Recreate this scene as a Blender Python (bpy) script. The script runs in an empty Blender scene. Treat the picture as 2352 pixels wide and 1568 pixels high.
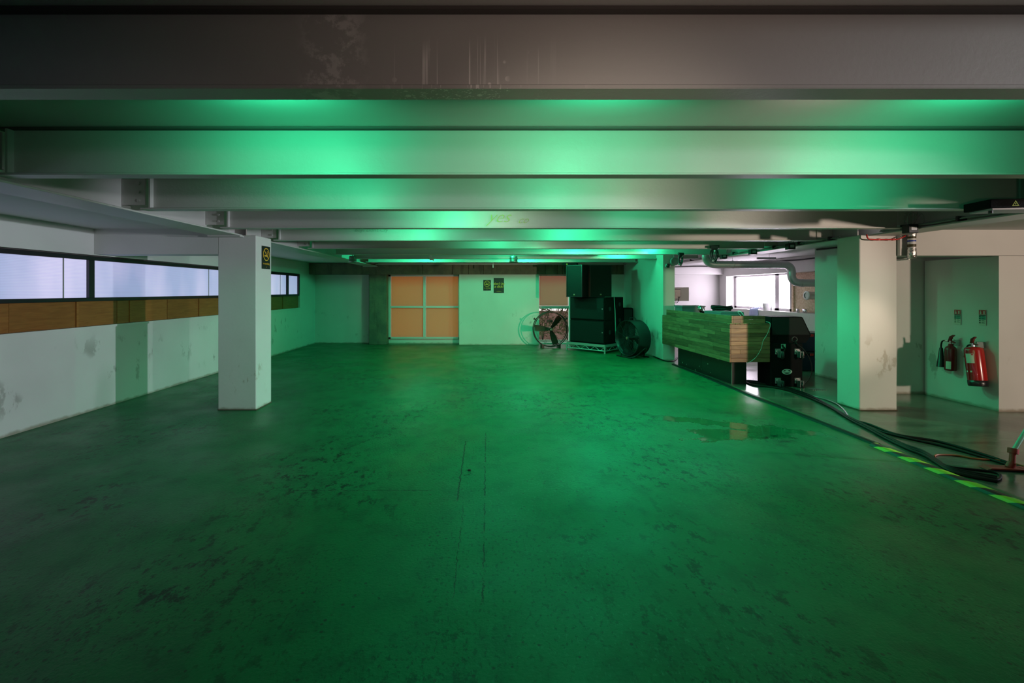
import bpy, math, random
from mathutils import Vector, Matrix
random.seed(7)
C = bpy.context.scene.collection
S = bpy.context.scene
PI = math.pi
R = math.radians

# ------------------------------------------------------------------ camera, world, light, exposure
F, VX, VY, CH = 1045.0, 1120.0, 668.0, 1.5      # focal length in px, vanishing point, camera height
cam = bpy.data.cameras.new('camera'); cam.sensor_width = 36; cam.lens = 36*F/2352
cam.shift_x = (1176-VX)/2352; cam.shift_y = -(784-VY)/2352; cam.clip_start = .05
co = bpy.data.objects.new('camera', cam); C.objects.link(co)
co.location = (0, 0, CH); co.rotation_euler = (PI/2, 0, 0)
S.camera = co
S.view_settings.view_transform = 'Standard'; S.view_settings.look = 'None'
S.view_settings.gamma = 1; S.view_settings.exposure = 0.0; S.view_settings.use_curve_mapping = False
w = bpy.data.worlds.new('overcast_sky'); S.world = w; w.use_nodes = True
w.node_tree.nodes['Background'].inputs[0].default_value = (1, .93, .92, 1)
w.node_tree.nodes['Background'].inputs[1].default_value = 1.6
S.cycles.use_denoising = True
S.cycles.max_bounces = 7; S.cycles.diffuse_bounces = 4; S.cycles.glossy_bounces = 3
S.cycles.sample_clamp_indirect = 4
S.cycles.caustics_reflective = False; S.cycles.caustics_refractive = False

def light(name, kind, loc, power, col, target=None, **kw):
    l = bpy.data.lights.new(name, kind); l.energy = power; l.color = col
    for k, v in kw.items(): setattr(l, k, v)
    o = bpy.data.objects.new(name, l); C.objects.link(o); o.location = loc
    if target is not None:
        o.rotation_euler = (Vector(target)-Vector(loc)).to_track_quat('-Z', 'Y').to_euler()
    return o
GREEN = (0.03, 1.0, .42)
# LED floods under the ceiling between the beams: (x, depth, power)
# beam washes: (x, depth, power), each a small LED flood aimed at the next beam
WASH = [(-1.10, 2.05, 29.0), (.60, 2.05, 24.5), (2.5, 2.05, 24.0), (-1.2, 3.25, 19.0), (.65, 3.25, 18.6), (3.0, 3.3, 16.0),
        (-.4, 4.5, 29.0), (1.7, 4.5, 10.2), (-1.0, 5.75, 31.5), (1.2, 5.75, 41.4), (.2, 7.0, 22.8), (2.4, 7.0, 8.4)]
for x, y, p in WASH:
    light('beam_wash_light', 'SPOT', (x, y, 2.38), p, GREEN, (x, y+.8, 2.42), spot_size=R(150), spot_blend=.9, shadow_soft_size=.06)
for x, y, p in [(1.75, 2.0, 7), (1.45, 3.25, 6), (.2, 4.6, 4), (2.9, 4.6, 7), (1.0, 7.0, 3)]:  # warm spots added to whiten parts of the beam webs
    light('warm_fill_light', 'SPOT', (x, y, 2.30), p, (1, .84, .70), (x, y+.8, 2.36), spot_size=R(140), spot_blend=1, shadow_soft_size=.06)
# floor floods pointing down, and open floods in the far bays
DOWN = [(.5, 3.4, 6.4), (-1.0, 4.4, 15.0), (.9, 4.6, 24.6), (2.6, 4.7, 23.2), (.0, 6.0, 58.8), (2.0, 6.0, 28.8), (3.4, 6.9, 109.2), (.8, 7.4, 13.0), (-1.6, 8.2, 23.2)]
for x, y, p in DOWN:
    light('floor_flood_light', 'SPOT', (x, y, 2.42), p, GREEN, (x, y, 0), spot_size=R(145), spot_blend=.6, shadow_soft_size=.08)
FLOODS = [(1.8, 8.3, 58.8), (3.2, 8.9, 14.0), (.4, 9.4, 15.6), (2.9, 10.0, 21.0), (-1.6, 10.7, 58.8), (1.0, 10.7, 69.0)]
for x, y, p in FLOODS:
    light('green_flood_light', 'POINT', (x, y, 2.44), p, GREEN, shadow_soft_size=.07)
# work lights on a stand behind and to the right of the camera
WP = (7.75, -1.4, 1.75)
light('work_light_right', 'SPOT', WP, 900, (1, .77, .60), (5.3, 6.0, 1.2), spot_size=R(35), spot_blend=.3, shadow_soft_size=.12)
light('booth_fill_light', 'SPOT', WP, 700, (1, .76, .58), (3.98, 7.1, .80), spot_size=R(8.5), spot_blend=.6, shadow_soft_size=.12)  # extra narrow spot, added to brighten the booth end
light('work_light_left', 'SPOT', WP, 600, (.93, .95, 1), (-4.6, 6.4, .95), spot_size=R(26), spot_blend=.5, shadow_soft_size=.12)
light('work_light_far', 'SPOT', WP, 500, (1, .84, .70), (-.2, 12.6, 1.4), spot_size=R(20), spot_blend=.5, shadow_soft_size=.12)
light('low_fill_right', 'SPOT', (.5, -.6, 1.3), 34, (1, .70, .60), (1.2, 2.81, 1.75), spot_size=R(118), spot_blend=1, shadow_soft_size=.1)  # low fill spots, added out of view to lift beams and left pillar
light('low_fill_middle', 'SPOT', (.5, -.6, 1.3), 100, (1, .82, .66), (.4, 5.2, 2.2), spot_size=R(40), spot_blend=1, shadow_soft_size=.1)
light('low_fill_left', 'SPOT', (.5, -.6, 1.3), 14, (1, .93, .92), (-4.2, 5.7, 1.75), spot_size=R(38), spot_blend=.9, shadow_soft_size=.1)
light('hall_fill_spot', 'SPOT', (11.3, 2.6, 1.9), 2600, (.84, .90, 1.0), (-5, 6.2, .5), spot_size=R(22), spot_blend=.4, shadow_soft_size=.10)  # added cool spot for the left pillar side; no window stands here

# ------------------------------------------------------------------ materials
def mat(name, col, rough=.6, metal=0, col2=None, nscale=3, detail=6, bump=0, bscale=40, lo=.35, hi=.65, emit=None, estr=0, spec=None, stretch=None, coat=0):
    m = bpy.data.materials.new(name); m.use_nodes = True
    nt = m.node_tree; N = nt.nodes; L = nt.links
    b = N['Principled BSDF']
    b.inputs['Base Color'].default_value = (*col, 1); b.inputs['Roughness'].default_value = rough
    b.inputs['Metallic'].default_value = metal
    if spec is not None: b.inputs['Specular IOR Level'].default_value = spec
    if coat: b.inputs['Coat Weight'].default_value = coat
    tc = N.new('ShaderNodeTexCoord'); mp = N.new('ShaderNodeMapping'); L.new(tc.outputs['Object'], mp.inputs[0])
    if stretch: mp.inputs['Scale'].default_value = stretch
    if col2:
        n = N.new('ShaderNodeTexNoise'); n.inputs['Scale'].default_value = nscale; n.inputs['Detail'].default_value = detail
        L.new(mp.outputs[0], n.inputs[0])
        r = N.new('ShaderNodeValToRGB'); r.color_ramp.elements[0].position = lo; r.color_ramp.elements[1].position = hi
        r.color_ramp.elements[0].color = (*col, 1); r.color_ramp.elements[1].color = (*col2, 1)
        L.new(n.outputs[0], r.inputs[0]); L.new(r.outputs[0], b.inputs['Base Color'])
    if bump:
        n2 = N.new('ShaderNodeTexNoise'); n2.inputs['Scale'].default_value = bscale; n2.inputs['Detail'].default_value = 4
        L.new(mp.outputs[0], n2.inputs[0])
        bp = N.new('ShaderNodeBump'); bp.inputs['Strength'].default_value = bump; bp.inputs['Distance'].default_value = .01
        L.new(n2.outputs[0], bp.inputs['Height']); L.new(bp.outputs[0], b.inputs['Normal'])
    if emit:
        b.inputs['Emission Color'].default_value = (*emit, 1); b.inputs['Emission Strength'].default_value = estr
    return m

class NT:
    """tiny helper for node maths"""
    def __init__(s, m):
        s.nt = m.node_tree; s.N = s.nt.nodes; s.L = s.nt.links; s.b = s.N['Principled BSDF']
        g = s.N.new('ShaderNodeNewGeometry'); s.pos = g.outputs['Position']
        sp = s.N.new('ShaderNodeSeparateXYZ'); s.L.new(s.pos, sp.inputs[0]); s.x, s.y, s.z = sp.outputs
    def put(s, sock, v):
        if isinstance(v, (int, float)): sock.default_value = v
        elif isinstance(v, tuple): sock.default_value = (*v, 1) if len(v) == 3 else v
        else: s.L.new(v, sock)
    def m(s, op, a, b=0.0, c=0.0, clamp=False):
        n = s.N.new('ShaderNodeMath'); n.operation = op; n.use_clamp = clamp
        s.put(n.inputs[0], a); s.put(n.inputs[1], b); s.put(n.inputs[2], c); return n.outputs[0]
    def noise(s, scale, detail=6, rough=.5, stretch=(1, 1, 1), off=(0, 0, 0)):
        mp = s.N.new('ShaderNodeMapping'); mp.inputs['Scale'].default_value = stretch; mp.inputs['Location'].default_value = off
        s.L.new(s.pos, mp.inputs[0]); n = s.N.new('ShaderNodeTexNoise')
        n.inputs['Scale'].default_value = scale; n.inputs['Detail'].default_value = detail; n.inputs['Roughness'].default_value = rough
        s.L.new(mp.outputs[0], n.inputs[0]); return n.outputs[0]
    def ramp(s, v, lo, hi, a=0.0, b=1.0):
        n = s.N.new('ShaderNodeMapRange'); n.interpolation_type = 'SMOOTHSTEP'
        s.put(n.inputs[0], v); n.inputs[1].default_value = lo; n.inputs[2].default_value = hi
        n.inputs[3].default_value = a; n.inputs[4].default_value = b; return n.outputs[0]
    def mix(s, f, a, b):
        n = s.N.new('ShaderNodeMix'); n.data_type = 'RGBA'; s.put(n.inputs[0], f); s.put(n.inputs[6], a); s.put(n.inputs[7], b); return n.outputs[2]
    def near(s, v, c, wdt, soft):       # 1 where |v-c|<wdt
        return s.ramp(s.m('ABSOLUTE', s.m('SUBTRACT', v, c)), wdt, wdt+soft, 1.0, 0.0)
    def col(s, c): s.put(s.b.inputs['Base Color'], c)
    def rough(s, c): s.put(s.b.inputs['Roughness'], c)
    def bump(s, h, st=.3, d=.01):
        n = s.N.new('ShaderNodeBump'); n.inputs['Strength'].default_value = st; n.inputs['Distance'].default_value = d
        s.L.new(h, n.inputs['Height']); s.L.new(n.outputs[0], s.b.inputs['Normal'])

def wall_paint(name, base, dirt=(.30, .29, .27)):
    m = mat(name, base, .55); t = NT(m)
    big = t.noise(.9, 3)
    c = t.mix(t.ramp(big, .35, .7), base, tuple(v*.9 for v in base))
    sc = t.noise(5.5, 9, .62, (1, 1, .55))
    region = t.noise(1.1, 2, .5, (1, 1, 1), (4.7, 2, 8))
    low = t.m('MULTIPLY', t.ramp(t.z, .12, .3), t.ramp(t.z, .75, 1.0, 1.0, 0.0))
    mask = t.m('MULTIPLY', t.m('MULTIPLY', t.ramp(sc, .56, .62), t.ramp(region, .47, .56)), low)
    c = t.mix(t.m('MULTIPLY', mask, .65), c, dirt)
    foot = t.m('MULTIPLY', t.ramp(t.m('ADD', t.z, t.m('MULTIPLY', t.noise(9, 5), .06)), .035, .075, 1.0, 0.0), .7)
    c = t.mix(foot, c, (.22, .17, .10))
    t.col(c)
    t.bump(t.noise(26, 5), .10); return m
M = {}
M['wall'] = wall_paint('white_wall_paint', (.68, .68, .66))
M['pillar'] = wall_paint('white_pillar_paint', (.74, .73, .71), (.42, .38, .31))
# painted steel of the beams, with drips on the nearest one
def beam_paint():
    m = mat('grey_beam_paint', (.54, .53, .51), .42); t = NT(m)
    c = t.mix(t.ramp(t.noise(.7, 4), .3, .7), (.55, .54, .52), (.48, .47, .46))
    drip = t.noise(105, 1, .5, (1, 1, .006))
    zone = t.m('MULTIPLY', t.ramp(t.noise(4.5, 3, .5, (1, 1, .2), (1.4, 0, 0)), .36, .50), t.near(t.x, 0.0, .27, .12))
    top = t.ramp(t.m('ADD', t.z, t.m('MULTIPLY', t.noise(9, 3, .5, (1, 1, .05)), .25)), 2.45, 2.56, 1.0, 0.0)
    dm = t.m('MULTIPLY', t.m('MULTIPLY', t.ramp(drip, .60, .66), zone), top)
    sp = t.N.new('ShaderNodeTexVoronoi'); sp.inputs['Scale'].default_value = 17; t.L.new(t.pos, sp.inputs['Vector'])
    dots = t.m('MULTIPLY', t.m('MULTIPLY', t.ramp(sp.outputs['Distance'], .14, .20, 1.0, 0.0), zone), t.ramp(t.z, 2.30, 2.42, 1.0, 0.0))
    blot = t.m('MULTIPLY', t.near(t.x, -.56, .05, .10), t.ramp(t.noise(14, 8, .7), .47, .58))
    near1 = t.ramp(t.y, 1.9, 2.0, 1.0, 0.0)
    k = t.m('MULTIPLY', t.m('MAXIMUM', t.m('MAXIMUM', dm, dots), t.m('MULTIPLY', blot, .6)), near1)
    c = t.mix(t.m('MULTIPLY', k, .85), c, (1, .97, .95))
    t.col(c); t.bump(t.noise(38, 6, .6), .16)
    return m
M['beam'] = beam_paint()
M['soffit'] = mat('grey_ceiling_paint', (.62, .62, .62), .7, bump=.1, bscale=20)
M['slab'] = mat('deck_ceiling_paint', (.58, .58, .56), .6, bump=.1, bscale=20)
M['dark_back'] = mat('dim_plaster_gap_shade', (.10, .09, .085), .8)
def concrete(name, a, b):
    m = mat(name, a, .85); t = NT(m)
    c = t.mix(t.ramp(t.noise(3.5, 10, .65), .35, .68), a, b)
    c = t.mix(t.m('MULTIPLY', t.ramp(t.noise(7, 8, .6, (1, 1, .15)), .55, .65), .5), c, tuple(v*.35 for v in a))
    t.col(c); t.bump(t.noise(22, 8, .6), .5); return m
M['concrete'] = concrete('bare_concrete', (.19, .165, .115), (.12, .11, .085))

def floor_mat():
    m = mat('worn_painted_concrete', (.2, .22, .18), .5, spec=.35); t = NT(m)
    base = t.mix(t.ramp(t.noise(.55, 5), .3, .7), (.012, .178, .070), (.010, .140, .058))
    mott = t.noise(5, 10, .62, (1.0, .8, 1))
    base = t.mix(t.m('MULTIPLY', t.ramp(mott, .45, .66), .45), base, (.008, .070, .038))
    area = t.ramp(t.noise(.75, 3, .5, (1, .8, 1), (3.3, 1.2, 0)), .44, .62)
    scuff = t.m('MULTIPLY', t.ramp(t.noise(13, 12, .75, (1, .6, 1)), .52, .58), area)
    flecks = t.m('MULTIPLY', t.ramp(t.noise(48, 8, .7, (1, .6, 1)), .545, .60), t.ramp(t.noise(1.3, 4, .5, (1, 1, 1), (5, 5, 5)), .40, .60))
    base = t.mix(t.m('MULTIPLY', flecks, .75), base, (.008, .045, .026))
    pale = t.m('MULTIPLY', t.ramp(t.noise(60, 6, .7, (1, .5, 1), (3, 9, 2)), .56, .63), t.ramp(t.noise(.9, 4, .5, (1, 1, 1), (7, 2, 5)), .45, .62))
    base = t.mix(t.m('MULTIPLY', pale, .5), base, (.05, .26, .15))
    base = t.mix(t.m('MULTIPLY', scuff, .9), base, (.008, .020, .014))
    v = t.N.new('ShaderNodeTexVoronoi'); v.inputs['Scale'].default_value = 16; t.L.new(t.pos, v.inputs['Vector'])
    pits = t.m('MULTIPLY', t.ramp(v.outputs['Distance'], .10, .16, 1.0, 0.0), t.ramp(t.noise(2.2, 4, .5, (1, 1, 1), (9, 3, 1)), .47, .56))
    base = t.mix(t.m('MULTIPLY', pits, .8), base, (.03, .03, .03))
    wob = t.m('MULTIPLY', t.m('SUBTRACT', t.noise(14, 6, .7), .5), .05)
    xx = t.m('ADD', t.x, wob)
    thick = t.ramp(t.noise(6, 4), .38, .5)
    c1 = t.m('MULTIPLY', t.near(xx, -.22, .004, .003), t.near(t.y, 3.9, .62, .03))
    c2 = t.m('MULTIPLY', t.m('MULTIPLY', t.near(xx, -.022, .003, .0025), t.near(t.y, 3.5, 1.25, .1)), thick)
    c3 = t.m('MULTIPLY', t.m('MULTIPLY', t.near(xx, -.17, .0015, .0015), t.near(t.y, 2.75, .45, .1)), thick)
    yy = t.m('ADD', t.y, t.m('MULTIPLY', wob, 2.0))
    c4 = t.m('MULTIPLY', t.m('MULTIPLY', t.near(yy, 3.42, .003, .003), t.near(t.x, -.95, .45, .2)), thick)
    cr = t.m('MAXIMUM', t.m('MAXIMUM', c1, c2), t.m('MAXIMUM', c3, c4))
    base = t.mix(t.m('MULTIPLY', cr, .9), base, (.012, .014, .012))
    # the far right bay has a smoother, browner sealed screed
    right = t.ramp(t.x, 3.84, 3.90)
    scr = t.mix(t.ramp(t.noise(2.2, 10, .62, (.6, 1.4, 1)), .38, .68), (.150, .145, .115), (.085, .082, .065))
    lines = t.m('MULTIPLY', t.ramp(t.noise(5, 6, .6, (.15, 2.5, 1)), .58, .66), .5)
    scr = t.mix(lines, scr, (.045, .042, .035))
    base = t.mix(right, base, scr)
    t.col(base)
    # dull coat, with thin films of water beside the booth
    px = t.m('ADD', t.x, t.m('MULTIPLY', t.m('SUBTRACT', t.noise(3.0, 6, .6), .5), 1.2))
    py = t.m('ADD', t.y, t.m('MULTIPLY', t.m('SUBTRACT', t.noise(5.0, 8, .65, (1, 1, 1), (2, 7, 1)), .5), .55))
    pa = t.m('MULTIPLY', t.near(px, 2.65, .50, .05), t.near(t.m('ADD', py, t.m('MULTIPLY', t.x, -.12)), 4.45, .14, .06))
    pb = t.m('MULTIPLY', t.near(px, 2.7, .75, .05), t.near(t.m('ADD', py, t.m('MULTIPLY', t.x, .42)), 6.25, .10, .05))
    wet = t.m('MAXIMUM', pa, pb)
    rg = t.mix(right, t.ramp(t.noise(1.8, 6), .3, .7, .36, .52), t.ramp(t.noise(2, 5), .3, .7, .13, .24))
    rg = t.mix(wet, rg, (.07, .07, .07))
    t.rough(rg)
    h = t.m('ADD', t.m('MULTIPLY', t.noise(55, 6, .6), t.m('SUBTRACT', 1.0, wet)), t.m('MULTIPLY', cr, -2.0))
    h = t.m('MULTIPLY', h, t.m('SUBTRACT', 1.0, t.m('MULTIPLY', right, .85)))
    t.bump(h, .35, .008)
    return m
M['floor'] = floor_mat()

M['black'] = mat('black_paint', (.007, .007, .008), .6, spec=.06, bump=.1, bscale=90)
M['black_matt'] = mat('black_carpet_cloth', (.010, .010, .012), .85)
M['grille'] = mat('speaker_grille_mesh', (.010, .011, .012), .55, spec=.22, bump=.3, bscale=220)
M['black_gloss'] = mat('black_plastic', (.014, .014, .016), .3)
M['frame_black'] = mat('black_window_frame', (.010, .010, .014), .35)
M['steel'] = mat('galvanised_steel', (.55, .55, .56), .32, .9, col2=(.40, .40, .42), nscale=6)
M['duct'] = mat('spiral_duct_zinc', (.66, .62, .66), .35, .45)
M['chrome'] = mat('chrome', (.75, .75, .75), .15, 1)
M['alu'] = mat('aluminium_truss', (.62, .64, .64), .35, .75)
M['alu_frame'] = mat('aluminium_window_frame', (.42, .40, .42), .5, .3)
M['plastic_grey'] = mat('grey_plastic', (.34, .34, .36), .4)
M['plastic_white'] = mat('white_plastic', (.80, .79, .80), .4)
M['cable'] = mat('black_rubber_cable', (.008, .008, .008), .5, spec=.25)
M['cable_grey'] = mat('grey_cable', (.30, .31, .31), .45)
M['cable_red'] = mat('red_fire_cable', (.55, .02, .015), .4)
M['cable_orange'] = mat('orange_cable', (.45, .10, .02), .5)
M['red'] = mat('red_enamel', (.42, .012, .012), .22, coat=.5)
M['red_dull'] = mat('dark_red_enamel', (.17, .012, .014), .3)
M['red_rubber'] = mat('red_plastic', (.42, .04, .03), .45)
M['red_sign'] = mat('red_print', (.50, .02, .03), .5)
M['green_sign'] = mat('teal_print', (.05, .36, .26), .5)
M['label'] = mat('paper_label', (.62, .64, .56), .5)
M['label_lime'] = mat('lime_label', (.45, .55, .06), .5)
M['yellow'] = mat('gold_yellow_print', (.75, .42, .04), .5)
M['sign_black'] = mat('black_sign_board', (.008, .011, .010), .45)
M['handle_green'] = mat('pale_green_handle', (.30, .60, .50), .35)
M['navy'] = mat('navy_black_paint', (.012, .012, .035), .5)
M['case_lilac'] = mat('grey_crate_plastic', (.18, .15, .19), .5)
M['cloth'] = mat('pale_blue_cloth', (.42, .50, .75), .8)
M['amber_rope'] = mat('dark_brown_metal', (.035, .02, .016), .4, .3)
M['copper'] = mat('dark_brown_blade', (.07, .028, .02), .35, .4)
M['scrawl'] = mat('yellow_green_scrawl', (.36, .52, .16), .5)
M['pencil'] = mat('pencil_grey', (.33, .32, .31), .5)
M['leaf'] = mat('leaf_green', (.05, .08, .02), .7, col2=(.12, .10, .04), nscale=8)
M['outside'] = mat('outside_paving', (.35, .27, .24), .9)
M['brick_out'] = mat('outside_wall_pink', (.45, .30, .26), .9, col2=(.2, .12, .10), nscale=5)
def wood_m(name, a, b, d):
    m = mat(name, a, .45); nt = m.node_tree; N = nt.nodes; L = nt.links; bs = N['Principled BSDF']
    oi = N.new('ShaderNodeObjectInfo'); tc = N.new('ShaderNodeTexCoord'); mp = N.new('ShaderNodeMapping')
    mp.inputs['Scale'].default_value = (2.2, 2.2, 22)
    L.new(tc.outputs['Object'], mp.inputs[0])
    ad = N.new('ShaderNodeVectorMath'); ad.operation = 'ADD'; L.new(mp.outputs[0], ad.inputs[0])
    cb = N.new('ShaderNodeCombineXYZ'); mu = N.new('ShaderNodeMath'); mu.operation = 'MULTIPLY'; mu.inputs[1].default_value = 37
    L.new(oi.outputs['Random'], mu.inputs[0]); L.new(mu.outputs[0], cb.inputs[0]); L.new(mu.outputs[0], cb.inputs[2]); L.new(cb.outputs[0], ad.inputs[1])
    n = N.new('ShaderNodeTexNoise'); n.inputs['Scale'].default_value = 2.2; n.inputs['Detail'].default_value = 8; n.inputs['Distortion'].default_value = .6
    L.new(ad.outputs[0], n.inputs[0])
    r = N.new('ShaderNodeValToRGB'); r.color_ramp.elements[0].position = .3; r.color_ramp.elements[0].color = (*b, 1)
    r.color_ramp.elements[1].position = .7; r.color_ramp.elements[1].color = (*a, 1); L.new(n.outputs[0], r.inputs[0])
    mx = N.new('ShaderNodeMix'); mx.data_type = 'RGBA'; mx.blend_type = 'MULTIPLY'; mx.inputs[0].default_value = 1
    r2 = N.new('ShaderNodeValToRGB'); r2.color_ramp.elements[0].color = (*d, 1); r2.color_ramp.elements[1].color = (1, 1, 1, 1)
    L.new(oi.outputs['Random'], r2.inputs[0]); L.new(r.outputs[0], mx.inputs[6]); L.new(r2.outputs[0], mx.inputs[7])
    L.new(mx.outputs[2], bs.inputs['Base Color'])
    bp = N.new('ShaderNodeBump'); bp.inputs['Strength'].default_value = .2; bp.inputs['Distance'].default_value = .004
    L.new(n.outputs[0], bp.inputs['Height']); L.new(bp.outputs[0], bs.inputs['Normal'])
    return m
M['wood'] = wood_m('worn_parquet_wood', (.50, .235, .12), (.25, .105, .05), (.42, .38, .36))
M['ply'] = wood_m('varnished_plywood', (.38, .155, .035), (.27, .10, .02), (.70, .68, .62))
def osb_m():
    m = mat('chipboard_flakes', (.5, .33, .2), .8); t = NT(m)
    v = t.N.new('ShaderNodeTexVoronoi'); v.inputs['Scale'].default_value = 34; t.L.new(t.pos, v.inputs['Vector'])
    t.col(t.mix(v.outputs['Color'], (.52, .34, .22), (.75, .60, .46))); return m
M['osb'] = osb_m()
def blind_m(name, col, tr=.8):
    m = bpy.data.materials.new(name); m.use_nodes = True; N = m.node_tree.nodes; L = m.node_tree.links
    N.remove(N['Principled BSDF']); out = N['Material Output']
    d = N.new('ShaderNodeBsdfDiffuse'); t = N.new('ShaderNodeBsdfTranslucent'); a = N.new('ShaderNodeMixShader')
    d.inputs[0].default_value = (.55, .50, .46, 1); t.inputs[0].default_value = (*col, 1); a.inputs[0].default_value = tr
    L.new(d.outputs[0], a.inputs[1]); L.new(t.outputs[0], a.inputs[2]); L.new(a.outputs[0], out.inputs[0]); return m
M['blind_orange'] = blind_m('orange_roller_blind', (.85, .47, .20), .62)
M['blind_pink'] = blind_m('pink_roller_blind', (.80, .50, .42), .6)
def emis(name, col, strength, lines=False):
    m = bpy.data.materials.new(name); m.use_nodes = True; N = m.node_tree.nodes; L = m.node_tree.links
    b = N['Principled BSDF']; b.inputs['Base Color'].default_value = (.35, .35, .38, 1); b.inputs['Roughness'].default_value = .5
    b.inputs['Emission Strength'].default_value = strength; b.inputs['Emission Color'].default_value = (*col, 1)
    if lines:      # ribs of the twin-wall sheet and the uneven daylight seen through it
        g = N.new('ShaderNodeNewGeometry'); sp = N.new('ShaderNodeSeparateXYZ'); L.new(g.outputs[0], sp.inputs[0])
        s = N.new('ShaderNodeMath'); s.operation = 'MULTIPLY'; s.inputs[1].default_value = 2*PI/.0165; L.new(sp.outputs[2], s.inputs[0])
        si = N.new('ShaderNodeMath'); si.operation = 'SINE'; L.new(s.outputs[0], si.inputs[0])
        k = N.new('ShaderNodeMath'); k.operation = 'MULTIPLY_ADD'; k.inputs[1].default_value = .10; k.inputs[2].default_value = .88; L.new(si.outputs[0], k.inputs[0])
        mp = N.new('ShaderNodeMapping'); mp.inputs['Scale'].default_value = (1, .75, .25); L.new(g.outputs[0], mp.inputs[0])
        n = N.new('ShaderNodeTexNoise'); n.inputs['Scale'].default_value = 1.5; n.inputs['Detail'].default_value = 3; L.new(mp.outputs[0], n.inputs[0])
        r = N.new('ShaderNodeValToRGB'); r.color_ramp.elements[0].position = .36; r.color_ramp.elements[0].color = (.33, .38, .66, 1)
        r.color_ramp.elements[1].position = .62; r.color_ramp.elements[1].color = (.62, .58, .88, 1); L.new(n.outputs[0], r.inputs[0])
        mx = N.new('ShaderNodeMix'); mx.data_type = 'RGBA'; mx.blend_type = 'MULTIPLY'; mx.inputs[0].default_value = 1
        L.new(r.outputs[0], mx.inputs[6]); L.new(k.outputs[0], mx.inputs[7]); L.new(mx.outputs[2], b.inputs['Emission Color'])
    return m
M['sheet'] = emis('frosted_daylit_sheet', (.5, .5, .8), .95, True)
M['pane_lit'] = emis('daylit_frosted_glass', (1, .93, .88), .66)
M['pane_dj'] = emis('bright_daylit_glass', (.98, .84, 1.0), 13)
def glass_m():
    m = bpy.data.materials.new('clear_glass'); m.use_nodes = True; N = m.node_tree.nodes; L = m.node_tree.links
    N.remove(N['Principled BSDF']); out = N['Material Output']
    a = N.new('ShaderNodeBsdfTransparent'); g = N.new('ShaderNodeBsdfGlossy'); g.inputs['Roughness'].default_value = .03
    mx = N.new('ShaderNodeMixShader'); mx.inputs[0].default_value = .05
    L.new(a.outputs[0], mx.inputs[1]); L.new(g.outputs[0], mx.inputs[2]); L.new(mx.outputs[0], out.inputs[0]); return m
M['glass'] = glass_m()
def hazard_m():
    m = mat('hazard_tape', (.5, .5, .03), .45); t = NT(m)
    # stripes run diagonally round the strip
    d = t.m('ADD', t.y, t.m('MULTIPLY', t.x, 1.1))
    d = t.m('ADD', d, t.m('MULTIPLY', t.z, 1.5))
    fr = t.m('FRACT', t.m('MULTIPLY', d, 1/.26))
    t.col(t.mix(t.ramp(fr, .49, .51), (.52, .60, .03), (.012, .012, .012))); return m
M['hazard'] = hazard_m()
def splat_m():
    m = mat('black_plinth_paint', (.012, .013, .013), .4); t = NT(m)
    v = t.N.new('ShaderNodeTexVoronoi'); v.inputs['Scale'].default_value = 9; t.L.new(t.pos, v.inputs['Vector'])
    k = t.m('MULTIPLY', t.ramp(v.outputs['Distance'], .08, .13, 1.0, 0.0), t.ramp(t.noise(3, 4), .48, .56))
    t.col(t.mix(k, (.012, .013, .013), (.6, .6, .58))); return m
M['splat'] = splat_m()

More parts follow.
